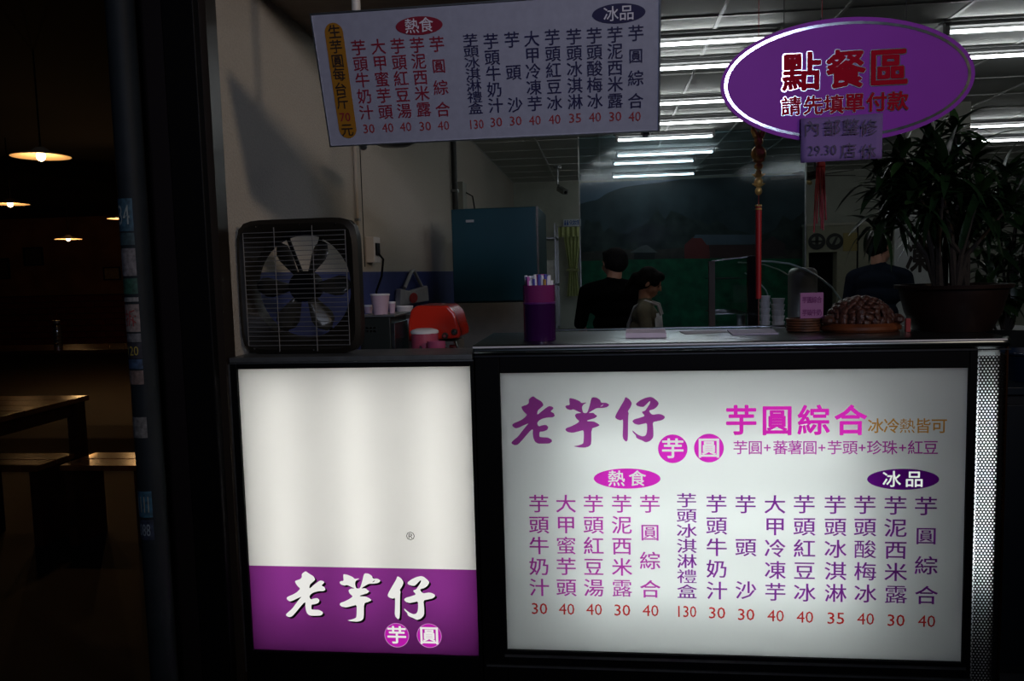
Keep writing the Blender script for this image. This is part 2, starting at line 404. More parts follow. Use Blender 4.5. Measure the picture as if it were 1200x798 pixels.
def logo_glyphs(mp): return [('老', [mp(LAO, 0)]), ('芋', [mp(YU, 1), mp(YUH, 1)]), ('仔', [mp(ZA, 2), mp(ZB, 2)])]
orgs = [(595, 455), (655, 455), (715, 455)]
for ch, ls in logo_glyphs(lambda l, i: smooth_loop(trace(l, orgs[i]))): loops('logo_lettering', f_log, ls, ct, YT)
for ch, x, y in (('芋', 788.3, 525.8), ('圓', 830.7, 525)):
    a = cp(x, y); loops('logo_disc', f_mag, [oval(a[0], a[1], 17.6 * mpp, 17.6 * mpp)], ct, YT)
    write('disc_lettering', wl_e, [(ch, a[0], a[1], 27 * mpp, 25 * mpp)], ct, YT - .001, 0, fat=.018)
    if ch == '圓':
        q = [(a[0] + sx * 12.5 * mpp, a[1] + sz * 12.5 * mpp) for sx, sz in ((-1, -1), (1, -1), (1, 1), (-1, 1))]
write('heading_lettering', emis('lit_magenta', (.66, .022, .46), .85), [pitem(c, x, 493, 37, 37) for c, x in zip('芋圓綜合', (868.5, 910.5, 953.4, 996.6))], ct, YT, 0, fat=.022)
write('note_lettering', f_gold, [pitem(c, x, 499.2, 18, 18) for c, x in zip('冰冷熱皆可', (1026, 1044.6, 1063, 1081.5, 1100.4))], ct, YT, .012)
ln = '芋圓+蕃薯圓+芋頭+珍珠+紅豆'; lx = (92, 150, 197, 248, 305, 363, 410, 460, 520, 567, 615, 675, 725, 775, 835)
write('topping_lettering', f_hot, [pitem(c, 840 + x / 3.333, 524.6, 8 if c == '+' else 17.5, 8 if c == '+' else 17.5) for c, x in zip(ln, lx)], ct, YT, .006)
for nm, m_, x, y, ch in (('heading_oval', f_mag, 734.7, 560.7, (('熱', 722.3), ('食', 746.8))), ('heading_oval', f_pur, 1058, 561.5, (('冰', 1044.6), ('品', 1071)))):
    a = cp(x, y); loops(nm, m_, [oval(a[0], a[1], 40.5 * mpp, 12.6 * mpp)], ct, YT)
    write('oval_lettering', wl_e, [pitem(c, xx, y, 21, 20) for c, xx in ch], ct, YT - .001, 0, fat=.012)
COLS = [('芋頭牛奶汁', 631.5, 590.6, 688.6, 23, 713, '30', 0), ('大甲蜜芋頭', 663.2, 590.6, 688.6, 23, 713.6, '40', 0), ('芋頭紅豆湯', 695.4, 590.8, 689, 23, 714, '40', 0),
        ('芋泥西米露', 728.5, 590.8, 689.3, 23, 714.8, '30', 0), ('芋圓綜合', 761.5, 590.9, 690.5, 23, 715.3, '40', 0),
        ('芋頭冰淇淋禮盒', 804.5, 586.5, 693.4, 22, 716.5, '130', 1), ('芋頭牛奶汁', 839.5, 590.8, 692.3, 23, 718, '30', 1), ('芋頭沙', 873.6, 591.4, 691.8, 23, 720, '30', 1),
        ('大甲冷凍芋', 908, 591.4, 694, 23, 721.4, '40', 1), ('芋頭紅豆冰', 942.3, 591.4, 694.8, 23.5, 722.9, '40', 1), ('芋頭冰淇淋', 978.6, 592, 695.2, 23.5, 724.3, '35', 1),
        ('芋頭酸梅冰', 1013.4, 592, 695.8, 23.5, 725, '40', 1), ('芋泥西米露', 1049.2, 592.8, 696.6, 24, 726.7, '30', 1), ('芋圓綜合', 1084.9, 593.4, 697.7, 24, 727.7, '40', 1)]
for s, x, ya, yb, ww, yp, pr, cold in COLS:
    n = len(s); hh = 18.5 if n == 7 else 23.5
    its = []
    for i, c in enumerate(s):
        k = .92 if (c == '圓') else 1
        its.append(pitem(c, x + (.6 * i / n), ya + (yb - ya) * i / (n - 1), (ww + 2.5) * k, hh * k))
    o = write('menu_item', f_cold2 if cold else f_hot2, its, ct, YT, .004, dbl=.009)
    write('price', f_red, [pitem(pr, x + .8, yp, 19.5 if len(pr) == 2 else 22, 14.5)], ct, YT, .004)

# ================================================================== LOGO LIGHTBOX (left)
lb = thing('logo_lightbox', 'square backlit shop sign with white upper part and purple name band, left of counter', 'lightbox', (-.8, .0, 0))
bx0, bx1, bz0, bz1 = -1.186 + .8, -.413 + .8, .172, 1.129
box(bx0 - .008, bx1 + .008, 0, .004, bz0 - .01, bz1 + .008).build('sign_panel', panel_warm, lb)
mb = MB(); a_ = .01
bxl, bxr = bx0 - .01, bx1 + .0
housing(lb, bx0 - .012, bx1 + .006, bz0 - .02, bz1 + .012, .16)
for x in (-.26, 0, .26): MB().tube([(x, .095, bz0 + .10), (x, .095, bz1 - .04)], .013, 10).build('tube', bt2, lb, smooth=True)
fr = MB(); fr.box(bx0 - .026, bx0, -.012, .028, .1, 1.15); fr.box(bx1, bx1 + .012, -.012, .028, .1, 1.15)
fr.box(bx0, bx1, -.012, .028, bz1, 1.15); fr.box(bx0, bx1, -.012, .028, .1, bz0)
fr.build('frame', black, lb, bevel=.003)
sb_ = MB(); sb_.box(bx0 - .0265, bx0 - .022, -.0135, -.012, .1, 1.15); sb_.box(bx0 - .026, bx1 + .012, -.0135, -.012, 1.146, 1.15)
sb_.build('frame_bead', dull_steel, lb)
box(bx0 - .026, bx1 + .012, .17, .2, .0, 1.14).build('rear_panel', black, lb)
box(bx0 - .026, bx1 + .012, -.005, .17, .0, .1).build('plinth', black, lb)
def cq(x, y): p = at(x, y, 0); return p.x + .8, p.z
zb = cq(425, 665)[1]
f_band = film('film_band_purple', (.33, .045, .36))
MB().add([(bx0, YT, bz0), (bx1, YT, bz0), (bx1, YT, zb - .001), (bx0, YT, zb + .001)], [(0, 1, 2, 3)]).build('purple_band', f_band, lb)
wl2 = emis('white_logo_lit', (1, .99, .95), .80); pk = emis('pink_disc_lit', (.62, .015, .50), .75)
def bb(ls):
    xs = [p[0] for p in ls]; ys = [p[1] for p in ls]; return min(xs), max(xs), min(ys), max(ys)
src = [bb(LAO), bb(YU), bb(ZA + ZB)]; dst = [(35, 327, 55, 397), (430, 735, 72, 430), (785, 1137, 92, 418)]
def mk(dx, dy):
    def mp(l, i):
        s_, d_ = src[i], dst[i]; o = []
        for a, b in l:
            u = d_[0] + (a - s_[0]) / (s_[1] - s_[0]) * (d_[1] - d_[0]) + dx; v = d_[2] + (b - s_[2]) / (s_[3] - s_[2]) * (d_[3] - d_[2]) + dy
            o.append(cq(330 + u / 6.316, 660 + v / 6.316))
        return smooth_loop(o)
    return mp
ink = mat('black_ink', (.003, .002, .003), .7, spec=.1)
for ch, ls in logo_glyphs(mk(14, 13)): loops('letter_shadow', ink, ls[:1] if ch == '芋' else ls, lb, YT - .0008)
for ch, ls in logo_glyphs(mk(0, 0)): loops('logo_lettering', wl2, ls, lb, YT - .0016)
wline = emis('pale_pink_line', (.9, .45, .85), .6)
for ch, x, y in (('芋', 465.2, 744), ('圓', 503.2, 744.5)):
    a = cq(x, y); r = 16.2 * mpp
    loops('logo_disc', pk, [oval(a[0], a[1], r, r)], lb, YT - .0008)
    loops('disc_outline', wline, [oval(a[0], a[1], r, r), oval(a[0], a[1], r * .96, r * .96)], lb, YT - .0016)
    write('disc_lettering', wl2, [(ch, a[0], a[1], 26 * mpp, 24 * mpp)], lb, YT - .0018, 0, fat=.018)
a = cq(482.8, 628)
write('registered_mark', ink, [('®', a[0], a[1], 14.5 * mpp, 14.5 * mpp)], lb, YT, .0)
# ledge above the lightbox
ld = box(-.405, .398, -.018, .205, 1.1505, 1.168).build('ledge', mat('ledge_steel', (.20, .21, .21), .45, .8, .15, 20), None, bevel=.003, loc=(-.802, 0, 0))
tag(ld, 'grey metal ledge capping the logo lightbox under the exhaust fan', 'ledge')

# ================================================================== HANGING PRICE BOARD
SC = Vector((-.317, -.15, 1.9955)); SR = (Matrix.Rotation(math.radians(-.73), 3, 'Z') @ Matrix.Rotation(math.radians(18.35), 3, 'X'))
hs = thing('hanging_menu_board', 'silver-grey price board tilted down over the counter on clamped rods', 'sign', SC)
hs.rotation_euler = SR.to_euler()
SW, SH = .4912, .1846
box(-SW, SW, 0, .022, -SH, SH).build('board', mat('silver_board', (.30, .31, .40), .45, noise=.06, scale=40, spec=.4), hs)
eb = MB(); e = .004
eb.box(-SW - e, SW + e, -.003, .024, SH, SH + e); eb.box(-SW - e, SW + e, -.003, .024, -SH - e, -SH)
eb.box(-SW - e, -SW, -.003, .024, -SH, SH); eb.box(SW, SW + e, -.003, .024, -SH, SH)
eb.build('edge_frame', mat('aluminium_edge', (.75, .78, .80), .3, 1), hs)
sn = SR @ Vector((0, -1, 0))
def sp(x, y):
    d = ray(x, y); t = (SC - CAM).dot(sn) / d.dot(sn); l = SR.transposed() @ (CAM + d * t - SC); return l.x, l.z
def s4(x, y): return sp(350 + x / 2.727, y / 2.727)
mp4 = abs(s4(600, 200)[0] - s4(500, 200)[0]) / 100
sred = mat('sign_red', (.21, .006, .025), .5); snavy = mat('sign_navy', (.012, .010, .06), .5); sgold = mat('sign_gold', (.30, .13, .006), .5)
spr = mat('sign_price_red', (.28, .025, .03), .5); swh = mat('sign_white', (.62, .60, .68), .5); sdk = mat('sign_black', (.02, .012, .01), .5)
SB = -.0012
for cx, cy, a, b, m_, chs in ((385, 82, 75, 27, sred, (('熱', 362, 84), ('食', 408, 80))), (1023, 43, 80, 28, snavy, (('冰', 998, 45), ('品', 1048, 41)))):
    p = s4(cx, cy); loops('heading_oval', m_, [oval(p[0], p[1], a * mp4, b * mp4)], hs, SB)
    write('oval_lettering', swh, [(c, *s4(x, y), 46 * mp4, 44 * mp4) for c, x, y in chs], hs, SB - .001, 0, fat=.008)
p0, p1 = s4(113, 105), s4(157, 412); w_ = 30 * mp4
loops('yellow_capsule', sgold, [[(p0[0] + w_ * math.cos(t), p0[1] + w_ * math.sin(t)) for t in [PI * k / 12 for k in range(13)]] + [(p1[0] + w_ * math.cos(t), p1[1] + w_ * math.sin(t)) for t in [PI + PI * k / 12 for k in range(13)]]], hs, SB)
cap = [('生', 115, 102), ('芋', 120, 150), ('圓', 125, 195), ('每', 130, 238), ('台', 135, 285), ('斤', 141, 328), ('元', 156, 415)]
write('capsule_lettering', sdk, [(c, *s4(x, y), 42 * mp4, 42 * mp4) for c, x, y in cap], hs, SB - .001, 0, fat=.010)
write('capsule_price', sred, [('70', *s4(149, 374), 36 * mp4, 28 * mp4)], hs, SB - .001, .006)
SCOL = [('芋頭牛奶汁', (192, 217), (153, 360), '30', (225, 411)), ('大甲蜜芋頭', (255, 278), (150, 358), '40', (285, 408)), ('芋頭紅豆湯', (317, 338), (148, 355), '40', (342, 405)),
        ('芋泥西米露', (379, 400), (145, 350), '30', (405, 403)), ('芋圓綜合', (442, 461), (142, 350), '40', (463, 401)),
        ('芋頭冰淇淋禮盒', (549, 566), (128, 347), '130', (570, 397)), ('芋頭牛奶汁', (615, 630), (133, 338), '30', (632, 390)), ('芋頭沙', (682, 692), (128, 336), '30', (694, 386)),
        ('大甲冷凍芋', (745, 755), (125, 332), '40', (755, 384)), ('芋頭紅豆冰', (811, 818), (120, 330), '40', (818, 381)), ('芋頭冰淇淋', (880, 884), (118, 326), '35', (884, 377)),
        ('芋頭酸梅冰', (945, 947), (115, 324), '40', (947, 374)), ('芋泥西米露', (1011, 1012), (112, 322), '30', (1012, 372)), ('芋圓綜合', (1078, 1077), (107, 323), '40', (1074, 372))]
for i, (s, xr, yr, pr, pp) in enumerate(SCOL):
    n = len(s); hh = 37 if n == 7 else 48
    its = [(c, *s4(xr[0] + (xr[1] - xr[0]) * k / (n - 1), yr[0] + (yr[1] - yr[0]) * k / (n - 1)), 49 * mp4 * (.9 if c == '圓' else 1), hh * mp4 * (.9 if c == '圓' else 1)) for k, c in enumerate(s)]
    write('menu_item', sred if i < 5 else snavy, its, hs, SB, 0, fat=.008)
    write('price', spr, [(pr, *s4(*pp), (38 if len(pr) == 2 else 44) * mp4, 29 * mp4)], hs, SB, .004)
for x, y in ((421, 177), (757, 160)):            # rods with clamps behind the board
    q = s4((x - 350) * 2.727, y * 2.727)[0]
    rr = MB().tube([(q, .05, -SH - .005), (q, .05, -SH + .06)], .009, 10); rr.tube([(q, .05, -SH + .03), (q, .015, -SH + .03)], .006, 8)
    rr.ell((q, .045, -SH - .012), (.014, .014, .014), 10)
    rr.build('clamp', mat('clamp_steel', (.6, .62, .65), .35, .6), hs, smooth=True)
    top = SR.transposed() @ Vector((0, 0, 1))
    b0 = Vector((q, .05, -SH + .04)); MB().tube([b0, b0 + top * .72], .014, 10).build('rod', mat('white_rod', (.6, .56, .5), .4), hs, smooth=True)

# ================================================================== OVAL ACRYLIC SIGN
oc = at(991, 94, .05); ov = thing('oval_hanging_sign', 'purple oval acrylic sign with red characters hung on strings at top right', 'sign', oc)
OA, OB = 133 * 2.5 / 921.7 * 1.01, 66.5 * 2.5 / 921.7 * 1.01
mpo = (at(1000, 94, .05) - at(999, 94, .05)).length
o = MB(); n = 64
o.flat([(OA * math.cos(2 * PI * k / n), OB * math.sin(2 * PI * k / n)) for k in range(n)], 0, .006)
o.build('acrylic_plate', purple_ac, ov)
def ring(a0, b0, a1, b1): return [oval(0, 0, a0, b0, 72), oval(0, 0, a1, b1, 72)]
silver = mat('mirror_silver', (.60, .62, .68), .12, 1, .3, 30)
loops('silver_ring', silver, ring(OA - 4.5 * mpo, OB - 5 * mpo, OA - 8 * mpo, OB - 8.5 * mpo), ov, -.001)
def oi(ch, x, y, ww, hh): p = at(x, y, .05) - oc; return (ch, p.x, p.z, ww * mpo, hh * mpo)
l1 = [oi('點', 939, 85, 46, 46), oi('餐', 991, 82, 46, 46), oi('區', 1041, 80, 46, 46)]
l2 = [oi(c, x, y, 24, 23) for c, x, y in (('請', 927, 125), ('先', 953, 124), ('填', 977, 123), ('單', 1001, 121), ('付', 1027, 120), ('款', 1052, 119))]
write('letter_outline', silver, l1, ov, -.0012, 0, fat=.052); write('letter_outline', silver, l2, ov, -.0012, 0, fat=.055)
lr = mat('letter_red', (.42, .006, .025), .8, spec=.05)
write('large_lettering', lr, l1, ov, -.0024, 0, fat=.026); write('small_lettering', lr, l2, ov, -.0024, 0, fat=.020)
cord = mat('black_cord', (.02, .02, .02), .6)
for x, y in ((919, 47), (963, 33), (1062, 40)):
    p = at(x, y, .05) - oc; MB().tube([(p.x, .003, p.z), (p.x, .003, 2.5 - oc.z)], .0012 if x != 963 else .0008, 5).build('string', cord if x != 963 else steel, ov)
    MB().tube([(p.x, .003, p.z + .012), (p.x, .003, p.z + .03)], .003, 6).build('string_crimp', cord, ov)
pc_ = at(986, 162, .04); nt = thing('handwritten_notice', 'purple paper notice handwritten in black, taped under the oval sign', 'notice', pc_)
mpn = (at(1000, 160, .04) - at(999, 160, .04)).length
pm = MB(); gw, gh = 12, 8
for j in range(gh + 1):
    for i in range(gw + 1):
        u, v = i / gw, j / gh
        pm.v.append(Vector(((u - .5) * 96 * mpn, -.003 * math.sin(u * 5 + v * 3) + .002 * v, (v - .5) * 54 * mpn + (u - .5) * .004)))
for j in range(gh):
    for i in range(gw): k = j * (gw + 1) + i; pm.f.append((k, k + 1, k + gw + 2, k + gw + 1))
po = pm.build('paper_sheet', mat('purple_paper', (.20, .12, .36), .8, noise=.08, scale=12), nt, smooth=True)
so = po.modifiers.new('s', 'SOLIDIFY'); so.thickness = .0006
hk = mat('marker_ink', (.035, .02, .09), .6)
def ni(ch, x, y, ww, hh): p = at(x, y, .04) - pc_; return (ch, p.x, p.z, ww * mpn, hh * mpn)
write('handwriting', hk, [ni('內', 951, 151, 20, 20), ni('部', 975, 150, 20, 20), ni('整', 997, 149, 20, 20), ni('修', 1018, 150, 20, 20),
      ni('29.30', 963, 176.5, 34, 12), ni('店', 994, 177, 19, 19), ni('休', 1017, 178, 19, 19)], nt, -.0055, -.004)

# ================================================================== EXHAUST FAN
FY = .075
fc = at(349.5, 335, FY); fan = thing('exhaust_fan', 'black square exhaust fan with wire grill leaning on the ledge', 'fan', (fc.x, FY, 1.1685), math.radians(-3))
f = MB(); H = .224; W = .213; cz = H; rr_ = .178
sq = []
for k in range(64):
    t = 2 * PI * (k + .5) / 64; c_, s_ = math.cos(t), math.sin(t); m__ = (abs(c_) ** 8 + abs(s_) ** 8) ** (-1 / 8)
    sq.append((W * c_ * m__, H * s_ * m__, c_, s_))
R1 = [(x, -.0, z + cz) for x, z, c_, s_ in sq]; R1b = [(x, .036, z + cz) for x, z, c_, s_ in sq]
R0 = [(x * .93, -.012, z * .93 + cz) for x, z, c_, s_ in sq]
R2 = [(x * .80 + rr_ * c_ * .08, -.006, z * .80 + rr_ * s_ * .08 + cz) for x, z, c_, s_ in sq]
R3 = [(rr_ * c_, .018, rr_ * s_ + cz) for x, z, c_, s_ in sq]; R4 = [(rr_ * c_ * .97, .07, rr_ * s_ * .97 + cz) for x, z, c_, s_ in sq]
f.rings([R1b, R1, R0, R2, R3, R4, [(x * 1.01, .075, z) for x, y, z in R4], R1b], caps=False)
fixn(f.build('fan_frame', mat('fan_frame_metal', (.012, .010, .007), .5, 0, spec=.25), fan, smooth=True))
mt = MB(); mt.lathe([(.0, 0), (.048, 0), (.052, .01), (.052, .06), (.03, .07), (0, .07)], 20)
mo = mt.build('motor', black, fan, smooth=True); mo.rotation_euler = (-PI / 2, 0, 0); mo.location = (0, .03, cz)
ab = MB()
for t in (PI / 2 + .35, PI / 2 - .35, -PI / 2 + .5, -PI / 2 - .5): ab.box(.045, rr_, .066, .072, -.006, .006, m=Matrix.Translation((0, 0, cz)) @ Matrix.Rotation(-t, 4, 'Y'))
ab.build('motor_bracket', black, fan)
blade_m = mat('blade_metal', (.05, .048, .04), .35, .5)
for k in range(6):
    bl = MB(); nr = 5
    rw = []
    for i in range(nr + 1):
        r = .045 + (.168 - .045) * i / nr; hw_ = (.014, .022, .031, .038, .034, .010)[i]; tw = math.radians(40 - 18 * i / nr)
        rw.append([(r, math.sin(tw) * u * hw_ + .0, math.cos(tw) * u * hw_) for u in (-1, -.33, .33, 1)])
    bl.rings(rw, caps=False, close=False)
    b_ = bl.build('blade', blade_m, fan, smooth=True); b_.location = (0, .045, cz); b_.rotation_euler = (0, math.radians(-60 - k * 60), 0)
    sm = b_.modifiers.new('s', 'SOLIDIFY'); sm.thickness = .002
wire = mat('grill_wire', (.22, .22, .22), .5, .3)
gx, gz0, gz1 = .178, .03, .405
gw_ = MB().tube([(-gx, -.016, 0), (gx, -.016, 0)], .0011, 5).mesh('grill_wire', wire)
for k in range(25):
    o = bpy.data.objects.new('grill_wire', gw_); C.objects.link(o); o.parent = fan; o.location = (0, 0, gz0 + (gz1 - gz0) * k / 24)
for x, a, b in ((-gx, gz0, gz1), (gx, gz0, gz1), (-.068, gz0 - .02, gz1 + .016), (.065, gz0 - .02, gz1 + .018)):
    MB().tube([(x, -.018, a), (x, -.018, b)], .0016, 5).build('grill_bar', wire, fan)
for x, z in ((-.13, .425), (.02, .428), (.145, .425), (.17, .34), (-.16, .02), (.05, .015)):
    MB().ell((x, -.014, z), (.003, .003, .003), 8).build('screw', chrome, fan)

# ================================================================== STICKERED POLE, left dark zone
pl = thing('stickered_pole', 'grey street pole covered with faded stickers left of the shop front', 'pole', (-1.44, -.12, 0))
MB().tube([(0, 0, 0), (0, 0, 2.6)], .042, 20).build('post', mat('pole_paint', (.014, .019, .024), .6, 0, .2, 10, spec=.2), pl, smooth=True)
def sticker(py0, py1, col, txt=None, tcol=None, a0=-.9, a1=.5):
    z1, z0 = at(205, py0, -.12).z, at(205, py1, -.12).z; mb = MB(); n = 8; R = .0428
    r1 = [(R * math.sin(a0 + (a1 - a0) * k / n), -R * math.cos(a0 + (a1 - a0) * k / n)) for k in range(n + 1)]
    for x, y in r1: mb.v += [Vector((x, y, z0)), Vector((x, y, z1))]
    for k in range(n): mb.f.append((2 * k, 2 * k + 2, 2 * k + 3, 2 * k + 1))
    s_ = mb.build('sticker', mat('sticker_%d_%d' % (py0, py1), col, .6, noise=.5, scale=70), pl, smooth=True)
    if txt:
        cx = (a0 + a1) / 2; tx = write('sticker_print', mat('print_%d' % py0, tcol, .6), [(txt, 0, 0, .040, (z1 - z0) * .6)], s_, 0, .0, fit=True)
        for v in tx.data.vertices:
            a = cx + v.co.x / R; v.co = Vector(((R + .001) * math.sin(a), -(R + .001) * math.cos(a), v.co.z + (z0 + z1) / 2))
for i, a in enumerate([(232, 270, (.03, .08, .12), '34', (.25, .3, .3)), (272, 286, (.03, .06, .07), None, None), (290, 322, (.16, .15, .16), None, None), (325, 343, (.02, .07, .05), None, None),
          (347, 352, (.2, .2, .2), None, None), (355, 387, (.22, .18, .17), '拆', (.25, .03, .03)), (389, 399, (.12, .12, .13), None, None), (400, 418, (.02, .02, .03), '120', (.35, .28, .05)),
          (419, 430, (.03, .06, .12), None, None), (432, 448, (.15, .11, .10), None, None), (486, 510, (.14, .14, .14), None, None), (572, 602, (.03, .10, .16), '1111', (.3, .3, .25)), (605, 628, (.02, .03, .06), '088', (.2, .25, .3))]): sticker(*a)

# ================================================================== CAFE on the left
struct(box(-17, -1.5, 15, 15.1, 0, 3.2).build('wall_cafe_back', mat('cafe_wall', (.30, .13, .05), .8, noise=.3, scale=2)), 'brown back wall of the dim cafe')
wains = struct(box(-16.9, -1.6, 14.95, 15, 0, 1.17).build('wall_cafe_lower', mat('mortar', (.05, .02, .015), .9)), 'dark red brick lower part of the cafe wall')
brm = mat('red_brick', (.18, .022, .018), .7, noise=.3, scale=6)
brd = box(-.23, .23, -.03, 0, 0, .125).mesh('brick', brm)
for j in range(8):
    for i in range(29):
        o = bpy.data.objects.new('brick', brd); C.objects.link(o); o.parent = wains; o.location = (-16.0 + i * .485 + (.24 if j % 2 else 0), 14.95, .02 + j * .143)
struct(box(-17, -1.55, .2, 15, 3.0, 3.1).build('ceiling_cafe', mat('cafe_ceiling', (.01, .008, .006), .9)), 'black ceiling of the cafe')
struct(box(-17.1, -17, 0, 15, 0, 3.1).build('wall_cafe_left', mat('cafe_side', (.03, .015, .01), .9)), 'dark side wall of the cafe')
bulb_m = emis('warm_bulb', (1, .62, .28), 14); shade_m = mat('cream_enamel', (.75, .60, .40), .5)
for (x, y, wd, zz), lab in zip([(48, 183, 64, 2.3), (12, 239, 60, 2.3), (143, 256, 33, 2.3), (80, 280, 27, 2.1)],
        ['largest lit cream disc pendant lamp at upper left', 'lit cream disc pendant lamp cut by the left picture edge', 'small lit disc pendant lamp nearest the stickered pole', 'smallest and lowest lit disc pendant lamp in the cafe']):
    p = atZ(x, y, zz); R = .185
    t = thing('pendant_lamp', lab, 'lamp', (p.x, p.y, zz), group='pendant lamps in the cafe')
    s_ = MB(); s_.lathe([(R, -.004), (R, 0), (.06, .035), (.03, .06), (.0, .06)], 28, caps=False); s_.lathe([(R, -.004), (.055, .022), (.0, .03)], 28, caps=False)
    s_.build('lamp_shade', shade_m, t, smooth=True)
    MB().ell((0, 0, -.0), (.03, .03, .036), 12).build('bulb', bulb_m, t, smooth=True)
    MB().tube([(0, 0, .055), (0, 0, 3.0 - zz)], .006, 6).build('cord', black, t)
    lamp('POINT', 'pendant_glow', (p.x, p.y, zz - .06), CAFE_E * (.8 if wd > 40 else 2.4), (1, .55, .22), .04)
pic = mat('picture_print', (.08, .05, .03), .6, noise=.5, scale=10)
for (x0, y0, x1, y1), lab in zip([(-14, 303, 10, 327), (25, 290, 49, 311), (119, 313, 140, 328)], ['framed picture cut by the left edge on the cafe wall', 'dark framed picture high on the cafe wall', 'pale small framed picture beside the hanging cafe plant']):
    a, b = at(x0, y0, 14.9), at(x1, y1, 14.9); t = thing('framed_picture', lab, 'picture', ((a.x + b.x) / 2, 14.94, min(a.z, b.z)))
    h_, w2 = abs(a.z - b.z), abs(b.x - a.x) / 2; g = MB(); e = .03
    g.box(-w2, w2, 0, .04, 0, e); g.box(-w2, w2, 0, .04, h_ - e, h_); g.box(-w2, -w2 + e, 0, .04, e, h_ - e); g.box(w2 - e, w2, 0, .04, e, h_ - e)
    g.build('frame', black if x0 != 119 else darkwood, t); box(-w2 + e, w2 - e, .02, .035, e, h_ - e).build('print', pic if x0 != 119 else mat('pale_print', (.4, .3, .12), .6, noise=.3), t)
# plank table near
tz = .75; c0 = atZ(105, 463, tz); xr = c0.x; yb_ = c0.y
tb_ = thing('plank_table', 'dark plank-topped wooden table at the left edge reflecting lamp light', 'table', (xr - .7, yb_ - .45, 0))
tw = mat('varnished_plank', (.12, .040, .011), .22, noise=.5, scale=9, coat=.4)
for k in range(5): box(-.75, .70, .45 - .18 * (k + 1) + .004, .45 - .18 * k - .004, tz - .03, tz).build('plank', tw, tb_, bevel=.003)
for sx in (-.68, .62):
    for sy in (-.38, .38): box(sx, sx + .07, sy - .035, sy + .035, 0, tz - .03).build('leg', darkwood, tb_)
box(-.65, .66, -.36, .36, tz - .11, tz - .031).build('apron', darkwood, tb_)
def bench(p0, p1, z, dep, label):
    a, b = atZ(*p0, z), atZ(*p1, z); t = thing('bench', label, 'bench', ((a.x + b.x) / 2, a.y, 0)); h = abs(b.x - a.x) / 2
    for k in range(2): box(-h, h, .01 + dep / 2 * k, dep / 2 * (k + 1) - .0, z - .03, z).build('plank', tw, t, bevel=.003)
    for s in (-1, 1): box(s * h * .85 - .025, s * h * .85 + .025, .03, dep - .03, 0, z - .03).build('leg', darkwood, t)
bench((68, 546), (165, 546), .45, .32, 'low wooden bench right of the plank table in the cafe')
bench((-60, 547), (42, 547), .45, .32, 'low wooden bench under the plank table')
t2 = atZ(30, 411, .75); tt = thing('cafe_table', 'farther dark table with a shiny top and a stacked jar', 'table', (t2.x + .1, t2.y, 0))
box(-1.2, 1.3, 0, .75, .71, .75).build('table_top', mat('shiny_dark_top', (.05, .018, .008), .15, coat=.4), tt, bevel=.004)
for sx in (-1.1, 1.2):
    for sy in (.08, .67): box(sx - .03, sx + .03, sy - .03, sy + .03, 0, .71).build('leg', darkwood, tt)
jr = thing('glass_jar', 'tall ribbed glass jar on the farther cafe table', 'jar', (t2.x + .28, t2.y + .12, .7505))
MB().lathe([(0, 0), (.04, 0), (.042, .02), (.042, .24), (.03, .27)], 16, caps=False).build('body', glass('jar_glass', (.5, .4, .35), .3, .1), jr, smooth=True)
for k in range(6): MB().lathe([(.0425, .03 + k * .035), (.045, .036 + k * .035), (.0425, .042 + k * .035)], 16, caps=False).build('rib', dull_steel, jr)
MB().lathe([(0, .30), (.033, .30), (.033, .27), (0, .27)], 12).build('lid', dull_steel, jr)

# ---- leaves
def leafmesh(name, L, Wd, m, droop=.25, n=5):
    mb = MB()
    for i in range(n + 1):
        u = i / n; w_ = Wd * math.sin(PI * min(1, u * .9 + .1)) ** .8 * (1 if u < 1 else 0); z = L * (.25 * u - droop * u * u)
        mb.v += [Vector((u * L, -w_, z + w_ * .25)), Vector((u * L, 0, z)), Vector((u * L, w_, z + w_ * .25))]
    for i in range(n):
        a = i * 3; mb.f += [(a, a + 3, a + 4, a + 1), (a + 1, a + 4, a + 5, a + 2)]
    return mb.mesh(name, m, True)
lm = [mat('leaf_green', (.020, .055, .014), .35, noise=.3, scale=14), mat('leaf_dark', (.010, .032, .010), .35, noise=.3, scale=14)]
lms = [leafmesh('leaf', .12, .0125, lm[0], .35), leafmesh('leaf', .13, .0115, lm[1], .7), leafmesh('leaf', .10, .013, lm[0], .1), leafmesh('leaf', .14, .011, lm[1], 1.0)]
def rosette(parent, c, n, s=1, rnd=random):
    for k in range(n):
        o = bpy.data.objects.new('leaf', rnd.choice(lms)); C.objects.link(o); o.parent = parent
        az = 2 * PI * k * .618 + rnd.uniform(-.3, .3); el = math.radians(60 - 95 * k / n + rnd.uniform(-12, 12))
        o.rotation_euler = (rnd.uniform(-.3, .3), -el, az); sc_ = s * rnd.uniform(.75, 1.25); o.scale = (sc_, sc_ * rnd.uniform(.9, 1.3), sc_); o.location = Vector(c) + Vector((0, 0, -.03 * k / n * s))
pp_ = at(1113, 388, .27)
PY = .27; pz = 1.1965
pt = thing('potted_plant', 'large bushy plant with narrow leaves in a dark glazed pot on the counter', 'plant', (at(1115, 388, PY).x, PY, pz))
def pr_(x, y, Y): p = at(x, y, Y); return Vector((p.x, p.y, p.z)) - pt.location
pw = .163; phh = at(1113, 333, PY).z - pz
pot = MB(); pot.lathe([(0, 0), (.115, 0), (.12, .012), (.142, phh * .4), (.156, phh * .78), (.158, phh - .016), (.172, phh - .012), (.174, phh), (.158, phh), (.148, phh - .03), (0, phh - .035)], 40)
fixn(pot.build('pot', mat('dark_glazed_clay', (.018, .008, .006), .5, noise=.4, scale=10, spec=.25), pt, smooth=True))
